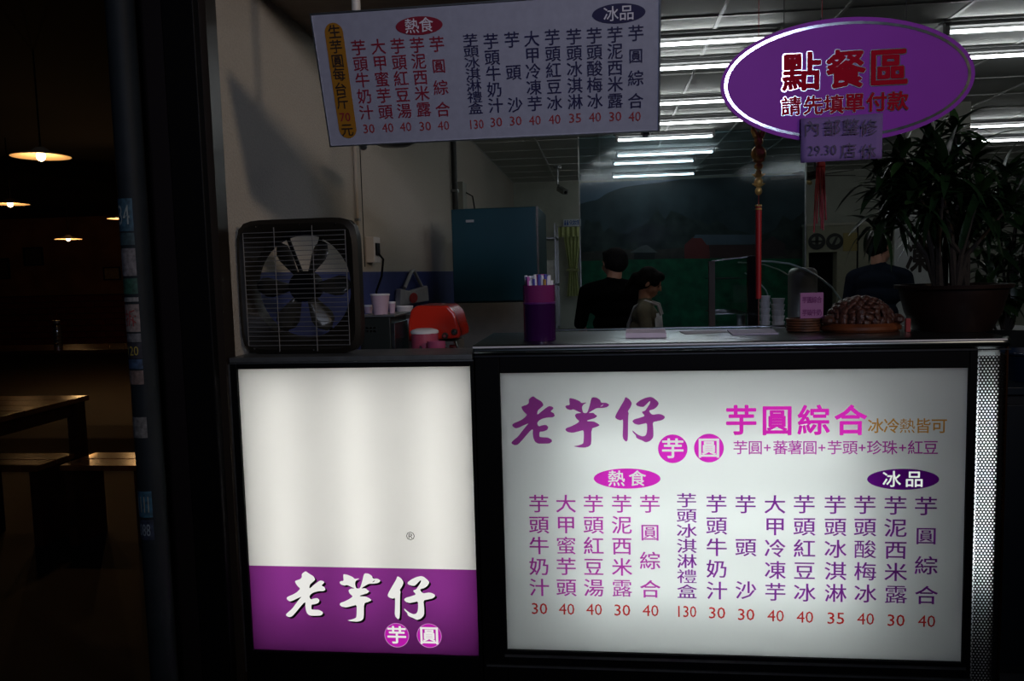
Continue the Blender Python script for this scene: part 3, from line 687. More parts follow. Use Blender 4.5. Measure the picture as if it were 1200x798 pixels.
MB().lathe([(0, phh - .02), (.15, phh - .02), (.15, phh - .034), (0, phh - .034)], 24).build('soil', mat('soil', (.02, .014, .01), .95, noise=.5, scale=60, bump=1), pt)
RS = [(1058, 182, .0), (1033, 212, .1), (1090, 165, .06), (1120, 152, .12), (1074, 228, -.04), (1108, 196, -.06), (1142, 182, .05), (1150, 222, .0), (1176, 206, .12), (1128, 236, .1), (1044, 246, .04), (1098, 244, .14), (1186, 238, .02), (1085, 202, .1), (1062, 214, .16), (1120, 215, .16)]
inner = []; rnd = random.Random(11)
bark = mat('bark', (.022, .015, .011), .8, noise=.3, scale=30, bump=.6)
bases = [(-.05, 0), (-.02, .03), (.0, -.02), (.025, .02), (.05, 0)]
for k, (x, y, d) in enumerate(RS):
    e_ = pr_(x, y, PY + d); b = bases[k % 5]; b0 = Vector((b[0], b[1], phh - .03)); mid = Vector((b[0] * 1.4 + e_.x * .22, b[1] + d * .3, e_.z * .55 + phh * .2))
    b0 = Vector((b[0] * .8, b[1], phh - .03)); mid = Vector((b[0] * .9 + e_.x * .18, b[1] + d * .3, max(.24, e_.z * .52)))
    MB().tube([b0, b0 * .5 + mid * .5, mid, mid * .45 + e_ * .55, e_], [.014, .012, .009, .005, .003], 7).build('stem', bark, pt, smooth=True)
    rosette(pt, e_, 18, .95 + .1 * (k % 3)); inner.append(mid * .35 + e_ * .65 + Vector((0, .02, 0))); inner.append(e_ + Vector((rnd.uniform(-.05, .05), .05, rnd.uniform(-.06, .02))))
fo = MB()
for c in inner:
    for k in range(13):
        me = rnd.choice(lms); sc_ = rnd.uniform(.7, 1.1)
        m_ = Matrix.Translation(c) @ Euler((rnd.uniform(-.3, .3), -math.radians(60 - 95 * k / 13 + rnd.uniform(-12, 12)), k * 2.4 + rnd.uniform(-.4, .4))).to_matrix().to_4x4() @ Matrix.Scale(sc_, 4)
        fo.add([v.co for v in me.vertices], [tuple(p.vertices) for p in me.polygons], m_)
fo.build('inner_foliage', lm[1], pt, smooth=True)['kind'] = 'stuff'
# second plant behind
q = at(1178, 395, .75)
p2 = thing('shrub', 'darker leafy shrub behind the potted plant at the right edge', 'plant', (q.x, .75, 1.0015))
MB().lathe([(0, 0), (.10, 0), (.13, .16), (.12, .16), (0, .14)], 24).build('pot', mat('black_pot', (.012, .012, .012), .5), p2, smooth=True)
for k, (x, y) in enumerate([(1150, 285), (1172, 262), (1192, 240), (1160, 318), (1186, 300), (1203, 275), (1176, 345), (1200, 330), (1215, 300), (1150, 345), (1196, 205)]):
    p = at(x, y, .75 + .05 * math.sin(k * 2)); e_ = p - p2.location
    MB().tube([(0, 0, .12), (e_.x * .3, 0, e_.z * .5), e_], [.008, .006, .003], 6).build('stem', bark, p2, smooth=True); rosette(p2, e_, 20, 1.05)
# low cabinet added right of counter, keeps lit floor hidden and the corner dark
lc = thing('added_cabinet', 'dark low cabinet added right of the counter to hide lit floor, carrying the shrub', 'cabinet', (2.15, .7, 0))
box(-.92, .9, -.38, .35, 0, .97).build('carcass', mat('dark_cabinet', (.008, .010, .012), .6), lc, bevel=.005)
box(-.93, .92, -.40, .36, .972, 1.0).build('cabinet_top', mat('cabinet_top', (.012, .02, .028), .4), lc, bevel=.004)
for k in range(3): box(-.90 + k * .6, -.32 + k * .6, -.396, -.381, .04, .94).build('door', mat('cabinet_door', (.007, .012, .018), .5), lc, bevel=.004)
tbq = at(1192, 420, .45)
tu = thing('plastic_tub', 'dark blue plastic tub on the added low cabinet at the right edge', 'tub', (tbq.x + .08, .46, 1.0015))
MB().lathe([(0, 0), (.11, 0), (.13, .09), (.138, .094), (.138, .1), (.122, .1), (.105, .01), (0, .01)], 28).build('bowl', mat('navy_plastic', (.01, .03, .07), .4), tu, smooth=True)

# ================================================================== SHOP BACKGROUND
# fridge
f0, f1 = at(531, 320, 2.9).x, at(632, 320, 2.9).x; ft = at(580, 243, 2.9).z
fg = thing('refrigerator', 'tall teal refrigerator with stainless lower doors against the left wall', 'refrigerator', ((f0 + f1) / 2, 2.9, 0))
h = (f1 - f0) / 2; zs = at(580, 354, 2.9).z; dp = .8
box(-h, h, .03, dp, .06, ft).build('body', mat('fridge_side', (.02, .045, .05), .4), fg, bevel=.008)
teal = mat('teal_door', (.003, .046, .066), .3, noise=.1, scale=3)
box(-h, h - .012, 0, .028, zs + .004, ft - .004).build('upper_door', teal, fg, bevel=.006)
box(-h, h - .012, 0, .028, .08, zs - .004).build('lower_door', mat('fridge_steel', (.20, .18, .15), .5, .3, .15, 8), fg, bevel=.006)
box(h - .012, h, -.003, .028, .08, ft).build('edge_highlight', mat('edge_highlight_bright', (.6, .55, .5), .2, 1), fg)  # bright strip added for the highlight on the right edge
box(-h + .10, -h + .155, -.004, 0, ft - .095, ft - .078).build('badge', mat('badge', (.5, .5, .5), .3, .8), fg)
MB().ell((h - .09, -.004, zs + .14), (.007, .006, .007), 8).build('lock', chrome, fg)
MB().lathe([(0, 0), (.02, 0), (.02, .06), (0, .06)], 10).build('foot', black, fg, loc=(-h + .05, .06, 0)); MB().lathe([(0, 0), (.02, 0), (.02, .06), (0, .06)], 10).build('foot', black, fg, loc=(h - .05, .06, 0))
# tall shelf behind the fridge
q0, q1 = at(634, 300, 4.4).x, at(652, 300, 4.4).x; qt = at(648, 262, 4.4).z
sh = thing('storage_rack', 'narrow steel storage rack between refrigerator and curtained doorway', 'rack', ((q0 + q1) / 2, 4.4, 0))
h = (q1 - q0) / 2
for sx in (-h, h - .015):
    for sy in (0, .4): box(sx, sx + .015, sy, sy + .015, 0, qt).build('upright', dull_steel, sh)
for k in range(5): box(-h, h, 0, .415, .1 + k * (qt - .15) / 4.2, .115 + k * (qt - .15) / 4.2).build('shelf', dull_steel, sh)
for k, (zz_, cl) in enumerate([(1, (.25, .22, .15)), (2, (.1, .12, .1)), (3, (.3, .3, .25))]):
    z_ = .116 + zz_ * (qt - .15) / 4.2
    tag(box(-h * .75, h * .7, .05, .33, 0, .2).build('storage_box', mat('carton_%d' % k, cl, .7, noise=.2), bevel=.004, loc=((q0 + q1) / 2, 4.4, z_)), ['brown carton on the rack, lowest of three', 'dark carton on the rack, middle of three', 'pale carton on the rack, highest of three'][k], 'box')
# curtain in doorway
c0, c1 = at(655, 300, 8.7), at(681, 300, 8.7); zt, zb2 = at(668, 266, 8.7).z, at(668, 347, 8.7).z
cu = thing('curtain', 'yellow-green tied curtain hanging in the back doorway beside the mural', 'curtain', ((c0.x + c1.x) / 2, 8.72, zb2))
hc = (c1.x - c0.x) / 2; hC = zt - zb2
for s_, nm in ((1, 'curtain_panel'), (0, 'valance')):
    g = MB(); nu, nv = 24, 14
    for j in range(nv + 1):
        v = j / nv
        for i in range(nu + 1):
            u = i / nu
            if s_:
                pin = .45 + .55 * abs(v - .45) / .55 if v > .45 else .45 + .3 * (.45 - v) / .45
                x = hc * .25 + (u - .5) * 2 * hc * .8 * pin; z = hC * v * .86
            else: x = (u - .5) * 2 * hc; z = hC * (.86 + .14 * v)
            g.v.append(Vector((x, .02 * math.sin(u * 28) - (.0 if s_ else .03), z)))
    for j in range(nv):
        for i in range(nu): k = j * (nu + 1) + i; g.f.append((k, k + 1, k + nu + 2, k + nu + 1))
    g.build(nm, mat('curtain_cloth', (.42, .46, .20), .85, noise=.1), cu, smooth=True)
box(-hc * .3, hc * .75, -.03, .03, hC * .36, hC * .40).build('tieback', mat('curtain_tie', (.30, .32, .14), .8), cu)
MB().tube([(-hc, .0, hC), (hc, .0, hC)], .012, 8).build('curtain_rod', dull_steel, cu)
for x in (-hc + .01, hc - .03): box(x, x + .02, 0, .178, hC - .01, hC + .01).build('rod_bracket', dull_steel, cu)
# restroom sign
a, b = at(660, 257, 8.84), at(681, 264.5, 8.84)
rs = thing('restroom_sign', 'small white and blue restroom sign above the curtain', 'sign', ((a.x + b.x) / 2, 8.88, (a.z + b.z) / 2)); h, v = (b.x - a.x) / 2, (a.z - b.z) / 2
box(-h, h, -.008, .01, -v, v).build('plate', mat('sign_plate', (.55, .60, .66), .4), rs)
sbl = mat('sign_blue', (.02, .08, .35), .4)
write('sign_lettering', sbl, [(c, -h * .12 + k * h * .42, 0, h * .46, v * 1.5) for k, c in enumerate('化妝室')], rs, -.009, 0, fat=.02)
for x in (-h * .8, -h * .52):
    g = MB(); g.flat(oval(x, v * .5, v * .22, v * .22, 10), -.010, -.008); g.box(x - v * .25, x + v * .25, -.010, -.008, -v * .7, v * .22); g.build('restroom_figure', sbl, rs)
# CCTV
q = atZ(653, 196, CZ - .02); sc2 = 0.9
kc = thing('security_camera', 'small security camera hanging from the ceiling near the back wall', 'camera', (q.x, q.y, CZ - .005))
MB().lathe([(0, 0), (.05, 0), (.045, -.03), (0, -.035)], 14).build('base', dull_steel, kc); MB().tube([(0, 0, -.03), (0, 0, -.22), (.03, -.05, -.25)], .012, 8).build('bracket', dull_steel, kc)
kb = MB().box(-.035, .035, -.16, .03, -.03, .03).build('camera_body', mat('cam_body', (.15, .15, .14), .5), kc, bevel=.01, loc=(.03, -.03, -.28)); kb.rotation_euler = (.35, 0, .5)
MB().tube([(0, -.165, 0), (0, -.155, 0)], .02, 12).build('lens', black, kb)
# mural
mu = thing('landscape_mural', 'large landscape mural with dark mountain, trees, red barn and green field', 'mural', (0, BY - .012, 0))
def mcol(name, col, nz=.35, sc_=3, b=0): return mat(name, col, .45, noise=nz, scale=sc_, spec=.4)
def mpoly(name, pts, m_, lay):
    q = [at(x, y, BY - .012) for x, y in pts]
    mb = MB(); mb.flat([(p.x, p.z) for p in q], -.002 * lay - .001, 0); return fixn(mb.build(name, m_, mu))
mpoly('mural_sky', [(680, 214.5), (943, 204), (943, 420), (680, 420)], mcol('mural_sky', (.20, .27, .36), .15, 1), 1)
mpoly('mural_mountain', [(680, 239), (690, 236), (700, 234), (712, 226), (728, 220), (745, 217), (775, 213.5), (800, 210), (860, 207.5), (943, 205), (943, 420), (680, 420)], mcol('mural_mountain', (.065, .090, .10), .4, 2.2), 2)
tr = [(680, 282)]; x = 680
rnd = random.Random(3)
while x < 943:
    x += rnd.uniform(5, 11); tr.append((min(x, 943), 262 + 12 * math.sin(x * .045) + rnd.uniform(-7, 7) - (10 if 748 < x < 775 else 0)))
mpoly('mural_trees', tr + [(943, 420), (680, 420)], mcol('mural_trees', (.045, .06, .052), .6, 5), 3)
mpoly('mural_scrub', [(680, 296), (720, 292), (760, 294), (800, 290), (850, 296), (943, 292), (943, 420), (680, 420)], mcol('mural_scrub', (.09, .068, .055), .5, 6), 4)
mpoly('mural_field', [(680, 306), (740, 304), (800, 303), (943, 303), (943, 420), (680, 420)], mcol('mural_field', (.012, .16, .07), .45, 7), 5)
mpoly('mural_barn', [(802, 303), (802, 287), (812, 278), (830, 276), (832, 303)], mcol('mural_barn', (.26, .04, .035), .2), 6)
mpoly('mural_roof', [(812, 279), (815, 275), (888, 275), (893, 286), (828, 287), (822, 279)], mcol('mural_roof', (.13, .16, .20), .2), 7)
mpoly('mural_barn', [(832, 287), (890, 287), (890, 301), (832, 302)], mcol('mural_barn_dark', (.10, .04, .035), .2), 6)
mpoly('mural_barn', [(893, 300), (893, 285), (905, 277), (920, 286), (920, 300)], mcol('mural_barn_far', (.09, .05, .05), .2), 6)
mpoly('mural_hut', [(738, 296), (752, 288), (758, 287), (771, 296)], mcol('mural_hutroof', (.17, .17, .16), .2), 6)
mpoly('mural_hut', [(743, 296), (767, 296), (767, 304), (743, 304)], mcol('mural_hutwall', (.02, .02, .018), .2), 6)
# back right: wall board with two round prints over a doorway
Yb = 8.6; a, b = at(946, 265, Yb), at(1031, 400, Yb)
wb = thing('wall_cabinet', 'pale built-in cabinet with two round prints above a dark opening at the back', 'cabinet', ((a.x + b.x) / 2, Yb, 0)); H_ = a.z; h = (b.x - a.x) / 2
def wp(x, y): p = at(x, y, Yb); return p.x - (a.x + b.x) / 2, p.z
wbm = mat('cabinet_cream', (.34, .33, .24), .7, noise=.06)
x0_, z0_ = wp(948, 296); x1_, _ = wp(981, 296)
g = MB(); g.box(-h, h, 0, .25, z0_, H_); g.box(x1_, h, 0, .25, 0, z0_); g.box(-h, x0_, 0, .25, 0, z0_); g.build('carcass', wbm, wb)
box(x0_, x1_, .2, .25, 0, z0_).build('dark_opening', matte_black, wb)
box(-h - .01, h + .01, -.02, .26, H_, H_ + .03).build('cornice', mat('cornice', (.5, .48, .38), .6), wb)
xd, _ = wp(1005, 270); box(xd - .01, xd + .01, -.006, 0, 0, H_).build('joint', black, wb)
ya, yb3 = wp(988, 273), wp(1004, 294); box(ya[0], yb3[0], -.012, 0, yb3[1], ya[1]).build('yellow_panel', mat('yellow_panel', (.34, .27, .09), .6), wb)
for x in (957, 978):
    c_ = wp(x, 283); r = 9.3 * 11 / 921.7
    g = MB(); g.flat(oval(c_[0], c_[1], r, r, 32), -.01, 0); g.build('round_print', mat('round_ink', (.012, .014, .012), .5), wb)
    g = MB(); g.flat(oval(c_[0], c_[1] + r * .1, r * .62, r * .5, 24), -.013, -.01); g.build('round_print_centre', mat('round_pale', (.22, .24, .18), .5), wb)
    g = MB()
    if x == 957: g.box(c_[0] - r * .8, c_[0] + r * .8, -.016, -.013, c_[1] - r * .12, c_[1] + r * .12); g.box(c_[0] - r * .2, c_[0] + r * .2, -.016, -.013, c_[1] - r * .6, c_[1] + r * .6)
    else: g.flat([(c_[0] - r * .1, c_[1] - r * .6), (c_[0] + r * .35, c_[1] + r * .5), (c_[0] + r * .1, c_[1] + r * .55), (c_[0] - r * .35, c_[1] - r * .3)], -.016, -.013)
    g.build('round_print_mark', mat('round_ink', (.012, .014, .012), .5), wb)
xg, _ = wp(1030, 270)
# banner with the character on the pillar
Yn = 4.3; a, b = at(1050, 237, Yn), at(1128, 392, Yn)
bn = thing('white_banner', 'pale upright banner board with a large black character behind the potted plant', 'banner', ((a.x + b.x) / 2, Yn, 0))
h = (b.x - a.x) / 2; box(-h, h, 0, .02, .06, a.z).build('board', mat('banner_white', (.50, .52, .50), .7, noise=.04), bn); box(-h, h, -.06, .08, 0, .06).build('base', dull_steel, bn)
c_ = at(1075, 302, Yn); write('banner_lettering', sdk, [('凍', c_.x - bn.location.x, c_.z, 24 * 6.75 / 921, 34 * 6.75 / 921)], bn, -.002, 0, fat=.035)
# ceiling fan at back
q = atZ(955, 190, CZ - .05); q = Vector((at(955, 200, 7.4).x, 7.4, CZ - .005))
cf = thing('ceiling_fan', 'dark ceiling fan with small gold lights at the back beyond the notice', 'fan', q)
MB().lathe([(0, 0), (.05, 0), (.04, -.04), (.015, -.05), (.015, -.16), (.07, -.17), (.09, -.2), (.07, -.25), (0, -.26)], 20).build('motor', mat('fan_dark', (.02, .015, .012), .4), cf, smooth=True)
for k in range(5):
    o = MB().box(.08, .5, -.06, .06, -.004, .004).build('blade', mat('fan_dark', (.02, .015, .012), .4), cf, bevel=.003); o.location = (0, 0, -.215); o.rotation_euler = (.15, 0, k * 2 * PI / 5 + .3)
for k in range(4): MB().ell((.09 * math.cos(k * PI / 2 + .4), .09 * math.sin(k * PI / 2 + .4), -.29), (.03, .03, .028), 10).build('lamp_cup', mat('gold_glass', (.5, .36, .15), .3, .4), cf, smooth=True)

# ================================================================== LEFT WALL FITTINGS
q = atX(432.5, 293, WX); Y_ = q.y
sw = thing('switch_box', 'white electrical switch box with black cord on the left wall beside the fan', 'switch', (WX, Y_, q.z))
z1 = atX(432, 278, WX).z - q.z; box(0, .045, -.06, .06, -z1, z1).build('cover', white_pl, sw, bevel=.004); box(.045, .052, -.035, .03, -.03, .035).build('socket', black, sw)
MB().tube([(.05, 0, -.02), (.075, 0, -.05), (.06, .01, -.14), (.03, .0, -.22), (.03, 0, -.5)], .006, 6).build('cord', black, sw, smooth=True)
q = atX(414, 200, WX); cw = thing('wall_conduit', 'thin cream conduit running up the left wall below the price board', 'conduit', (WX + .001, q.y, 1.45))
MB().tube([(.011, 0, .02), (.011, 0, 1.24)], .009, 8).build('pipe', mat('conduit_cream', (.46, .40, .32), .7), cw, smooth=True)
MB().tube([(.02, .06, .02), (.02, .06, 1.0)], .0025, 5).build('wire', cord, cw)
for z in (.25, .75): box(0, .022, -.016, .016, z, z + .012).build('clip', dull_steel, cw)
q = atX(528, 200, WX); cw = thing('drain_pipe', 'dark vertical pipe on the left wall beside the refrigerator', 'pipe', (WX + .001, q.y, 1.0))
MB().tube([(.03, 0, 0), (.03, 0, 1.68)], .024, 10).build('pipe', mat('dark_pipe', (.02, .022, .02), .5), cw, smooth=True)
for z in (.4, 1.1): box(0, .058, -.03, .03, z, z + .02).build('bracket', dull_steel, cw)
q = atX(537, 232, WX); jb = thing('junction_box', 'grey junction box with dangling black cables above the refrigerator', 'box', (WX + .001, q.y, q.z))
box(0, .06, -.1, .1, -.11, .13).build('cover', mat('box_grey', (.32, .32, .27), .6), jb, bevel=.005)
for k in (-1, 0, 1): MB().tube([(.05, k * .05, -.1), (.09, k * .05 + .02, -.16), (.08, k * .06, -.24)], .007, 6).build('cable', black, jb, smooth=True)
MB().tube([(.06, .05, .05), (.11, .1, .02), (.12, .14, -.1), (.08, .16, -.2)], .006, 6).build('cable', black, jb, smooth=True)
# round fitting under the board
q = at(462, 172, .75); rf = thing('ceiling_lamp', 'unlit smoky round dish lamp hanging just behind the lower edge of the price board', 'lamp', q)
fixn(MB().lathe([(0, 0), (.06, .004), (.10, .022), (.112, .036), (.10, .040), (0, .046)], 28).build('dish', mat('smoky_cover', (.10, .10, .08), .35), rf, smooth=True))
MB().tube([(0, 0, .04), (0, 0, 2.46 - q.z)], .008, 8).build('stem', dull_steel, rf)
# ================================================================== SIDE WORKTABLE ITEMS
WT = 1.0
wt = thing('side_worktable', 'steel worktable behind the logo lightbox holding cups and machines', 'table', (-.8, .5, 0))
box(-.39, .385, -.28, .30, WT - .03, WT).build('table_top', dull_steel, wt, bevel=.003)
for sx in (-.36, .33):
    for sy in (-.25, .25): box(sx, sx + .03, sy, sy + .03, 0, WT - .03).build('leg', dull_steel, wt)
TY = .5
def px2(x, y, Y=TY): return at(x, y, Y)
a, b = px2(430, 368), px2(470, 368); zt = a.z - (WT + .0005)
bm_ = thing('black_dispenser', 'black box-shaped drinks machine carrying paper cups next to the fan', 'machine', ((a.x + b.x) / 2, TY, WT + .0005)); h = (b.x - a.x) / 2
box(-h, h - .015, -.10, .14, 0, zt - .008).build('casing', mat('machine_black', (.014, .018, .016), .35), bm_, bevel=.006)
box(-h - .005, h + .005, -.105, .145, zt - .008, zt).build('top_tray', dull_steel, bm_, bevel=.002)
box(h - .014, h, -.10, .1, 0, zt - .03).build('steel_cheek', steel, bm_, bevel=.002)
for k in range(2):
    for j in range(3): box(-h + .025 + j * .014, -h + .035 + j * .014, -.1035, -.1, zt - .05 - k * .012, zt - .044 - k * .012).build('vent', chrome, bm_)
MB().tube([(h, -.07, .05), (h + .03, -.09, .05), (h + .05, -.09, .05)], .005, 6).build('lever', chrome, bm_)
def cup(x0, x1, y0, yb, Y, base, label, col='cup_pink', body=(.50, .36, .44)):
    a, b = at(x0, y0, Y), at(x1, y0, Y); R = (b.x - a.x) / 2; hh = a.z - base
    t = thing('paper_cup', label, 'cup', ((a.x + b.x) / 2, Y, base))
    fixn(MB().lathe([(0, 0), (R * .72, 0), (R * .73, .002), (R * .95, hh - .006), (R * .93, hh - .006), (R * .70, .006), (0, .006)], 24).build('wall', mat(col, body, .6, noise=.05), t, smooth=True))
    MB().lathe([(R * .95, hh - .007), (R, hh - .005), (R, hh - .001), (R * .93, hh), (R * .93, hh - .006)], 24, caps=False).build('rim', white_pl, t, smooth=True)
tt_ = WT + .0005 + zt + .0005
cup(434, 456.5, 344.5, 366, .45, tt_, 'largest pale pink paper cup on the black machine')
cup(455, 463.5, 353.5, 366, .52, tt_, 'small pink cup right of the largest cup')
cup(426.5, 437, 357.5, 366, .57, tt_, 'small pink cup left of the largest cup')
cup(464, 484, 358.5, 395, .71, WT + .0005, 'white paper cup standing between black machine and red machine', 'cup_white', (.5, .47, .48))
# red sealing machine
a, b = px2(484, 357, .55), px2(543, 357, .55); base = WT + .0005
rm = thing('red_machine', 'glossy red rounded drink-sealing machine with two dial knobs', 'machine', ((a.x + b.x) / 2, .55, base)); h = (b.x - a.x) / 2; zt = a.z - base; zr = px2(520, 398, .55).z - base
red = mat('glossy_red', (.62, .028, .012), .25, coat=.5)
g = MB(); pf = [(-h, zr), (-h, zt * .80), (-h + .012, zt * .95), (-h + .035, zt), (h * .55, zt * .99), (h * .8, zt * .90), (h, zr + .035), (h * .98, zr + .012)]
g.add([(x, -.09, z) for x, z in pf] + [(x, .12, z) for x, z in pf], [tuple(range(8)), tuple(reversed(range(8, 16)))] + [(i, i + 8, (i + 1) % 8 + 8, (i + 1) % 8) for i in range(8)])
fixn(g.build('red_cover', red, rm, bevel=.010))
box(-h + .01, h - .02, -.08, .11, 0, zr).build('base', mat('cream_base', (.12, .10, .08), .5), rm, bevel=.004)
for k in (0, 1):
    o = MB().lathe([(0, 0), (.013, 0), (.011, .012), (0, .013)], 16).build('dial_knob', mat('knob_dark', (.05, .06, .04), .3, .5), rm, smooth=True); o.rotation_euler = (PI / 2, 0, 0); o.location = (h * .42 + .036 * k, -.0885, zt * .62 + .014 * k)
    o = MB().lathe([(.0, 0), (.006, 0), (.006, .003), (0, .003)], 12).build('knob_cap', chrome, rm); o.rotation_euler = (PI / 2, 0, 0); o.location = (h * .42 + .036 * k, -.101, zt * .62 + .014 * k)
g = MB(); g.tube([(h * .4, -.095, zr - .01), (h * .5, -.11, zr - .04), (h * .5, -.11, zr - .09)], .006, 8); g.tube([(h * .8, -.095, zr), (h * .95, -.12, zr - .03)], .005, 8); g.tube([(h * .6, -.09, zr - .02), (h * .9, -.1, zr - .02)], .008, 8)
g.build('chrome_fitting', chrome, rm, smooth=True)
# pink jar
a, b = px2(482, 387, .38), px2(511, 387, .38)
pj = thing('pink_jar', 'translucent pink tub with a white lid in front of the red machine', 'jar', ((a.x + b.x) / 2 + .003, .38, base)); R = (b.x - a.x) / 2 + .003; hh = a.z - base
fixn(MB().lathe([(0, 0), (R, 0), (R, hh - .012), (0, hh - .012)], 24).build('body', mat('pink_plastic', (.45, .08, .13), .35), pj, smooth=True))
MB().lathe([(0, hh), (R * .6, hh + .006), (R * .95, hh + .001), (R * 1.05, hh - .004), (R * 1.05, hh - .0115), (0, hh - .0115)], 24).build('lid', mat('white_lid', (.8, .78, .76), .4), pj, smooth=True)
a, b = px2(497, 400, .30), px2(523, 400, .30)
pj = thing('pink_container', 'smaller see-through pink container right of the lidded tub', 'container', ((a.x + b.x) / 2 + .004, .30, base)); R = (b.x - a.x) / 2 * .8; hh = a.z - base
g = MB(); g.lathe([(0, 0), (R, 0), (R * 1.02, hh), (R * .96, hh), (R * .94, .005), (0, .005)], 20, sy=.8); fixn(g.build('wall', mat('pink_clear', (.40, .08, .16), .2, spec=.6), pj, smooth=True))
fa = thing('chrome_tap', 'thin chrome tap lever standing before the pink tub', 'tap', (px2(491, 390, .25).x, .27, base))
MB().tube([(0, 0, 0), (0, 0, .17)], .005, 8).build('stem', chrome, fa, smooth=True); MB().lathe([(0, 0), (.02, 0), (.018, .01), (0, .012)], 12).build('foot', chrome, fa); MB().tube([(0, 0, .11), (-.04, 0, .11), (-.055, 0, .1)], .004, 8).build('arm', chrome, fa, smooth=True)
# tote bag on the wall
q = atX(482, 318, WX + .03); bg = thing('tote_bag', 'off-white tote bag with a red print hanging on the blue wall band', 'bag', (WX + .018, q.y, q.z))
hb = q.z - atX(480, 356, WX + .03).z; wbb = (atX(498, 345, WX).y - atX(464, 345, WX).y) / 2
g = MB(); P = [(-wbb, -hb), (wbb, -hb), (wbb * .92, -hb * .48), (-wbb * .3, -hb * .6), (-wbb * .92, -hb * .5)]
g.add([(0, y, z) for y, z in P] + [(.035, y, z) for y, z in P], [(0, 1, 2, 3, 4), (9, 8, 7, 6, 5)] + [(i, (i + 1) % 5, (i + 1) % 5 + 5, i + 5) for i in range(5)])
fixn(g.build('pouch', mat('canvas', (.42, .41, .42), .9, noise=.08), bg, bevel=.008))
MB().tube([(.018, -wbb * .55, -hb * .5), (.018, -wbb * .05, 0), (.018, wbb * .1, .005), (.018, wbb * .65, -hb * .5)], .012, 8).build('strap', mat('canvas', (.42, .41, .42), .9), bg, smooth=True)
o = MB().ell((.04, -wbb * .2, -hb * .82), (.004, wbb * .28, hb * .16), 14).build('red_print', mat('bag_red', (.4, .02, .02), .7), bg)
# small cup behind fan
cup(284, 303, 392, 414, .175, 1.1685, 'clear pale cup on the ledge behind the exhaust fan grill', 'cup_clear', (.30, .28, .32))

# ================================================================== COUNTER TOP ITEMS
TZ = 1.1965
sx_, sY = at(632.5, 397, .12).x, .13
sj = thing('straw_holder', 'purple and pink round plastic holder full of straws on the counter left end', 'container', (sx_, sY, TZ))
R = 18.8 * (2.45 + sY) / 921.7; hj = at(632, 334, sY).z - TZ
def split_lathe(name, m_, z0, z1, a0, a1):
    g = MB(); n = 20; rs_ = []
    for z, r in ((z0, R), (z1, R), (z1, R - .003), (z0, R - .003)): rs_.append([(r * math.cos(a0 + (a1 - a0) * k / n), r * math.sin(a0 + (a1 - a0) * k / n), z) for k in range(n + 1)])
    g.rings(rs_ + [rs_[0]], caps=False, close=False); return fixn(g.build(name, m_, sj, smooth=True))
gm = lambda n, c: nodemat(n, lambda nt: _tp(nt, c))
def _tp(nt, c):
    a = nt.nodes.new('ShaderNodeBsdfTransparent'); a.inputs[0].default_value = (*c, 1)
    p = nt.nodes.new('ShaderNodeBsdfPrincipled'); p.inputs['Base Color'].default_value = (*[v * .6 for v in c], 1); p.inputs['Roughness'].default_value = .2
    x = nt.nodes.new('ShaderNodeMixShader'); x.inputs[0].default_value = .45
    nt.links.new(a.outputs[0], x.inputs[1]); nt.links.new(p.outputs[0], x.inputs[2]); return x.outputs[0]
split_lathe('lower_wall', gm('holder_plum', (.13, .02, .20)), 0, hj * .68, 0, 2 * PI)
split_lathe('upper_wall', gm('holder_pink', (.60, .09, .42)), hj * .681, hj, 0, 2 * PI)
MB().lathe([(R, hj * .66), (R + .002, hj * .665), (R + .002, hj * .69), (R, hj * .695)], 28, caps=False).build('band', mat('holder_band', (.12, .02, .16), .3), sj, smooth=True)
MB().lathe([(0, 0), (R - .003, 0), (R - .003, .006), (0, .006)], 24).build('bottom', mat('holder_band', (.12, .02, .16), .3), sj)
rnd = random.Random(5)
strm = [mat('straw_%d' % i, c, .35) for i, c in enumerate([(.8, .8, .84), (.5, .04, .2), (.08, .08, .4), (.45, .25, .05), (.55, .12, .45)])]
nm_ = ['clear', 'red', 'blue', 'orange', 'pink']
for k in range(56):
    a_ = rnd.uniform(0, 2 * PI); r_ = (R - .010) * math.sqrt(rnd.random()); x, y = r_ * math.cos(a_), r_ * math.sin(a_); ci = 0 if k % 2 else rnd.randrange(5)
    tp_ = Vector((x * 1.05, y * 1.05, hj + rnd.uniform(.012, .036)))
    o = MB().tube([(x * .75, y * .75, .007), tp_], .0052, 7).build('straw', strm[ci], smooth=True, loc=(sx_, sY, TZ)); tag(o, nm_[ci] + ' drinking straw standing in the purple holder', 'straw', nm_[ci] + ' straws in the purple holder')
def sheet(name, pts, th, m_, label, cat, parts=None):
    q = [atZ(x, y, TZ + th) for x, y in pts]; c = sum(q, Vector()) / len(q)
    t = MB().add([(p.x - c.x, p.y - c.y, 0) for p in q] + [(p.x - c.x, p.y - c.y, th) for p in q], [(3, 2, 1, 0), (4, 5, 6, 7), (0, 1, 5, 4), (1, 2, 6, 5), (2, 3, 7, 6), (3, 0, 4, 7)])
    o = fixn(t.build(name, m_, loc=(c.x, c.y, TZ + .0005))); return tag(o, label, cat)
npd = sheet('order_pad', [(733, 390.5), (781, 390), (779, 385), (734, 385.5)], .016, paper, 'thick white pad of order slips in front of the woman', 'notepad')
sheet('paper_sheet', [(803, 391.5), (853, 389), (848, 386.5), (796, 388)], .001, mat('white_paper', (.6, .58, .62), .8), 'loose white paper sheet lying on the counter beside the pad', 'paper')
sheet('menu_folder', [(858, 391.5), (912, 390.5), (905, 385), (852, 386.5)], .004, mat('lilac_card', (.50, .45, .60), .6), 'lilac card folder lying flat on the counter near the glass case', 'folder')
bk = thing('small_basket', 'small brown woven basket with napkins holding a pink price card', 'basket', (at(942, 390, .3).x, .3, TZ))
R = 19 * 2.75 / 921.7; hb = at(942, 373, .3).z - TZ
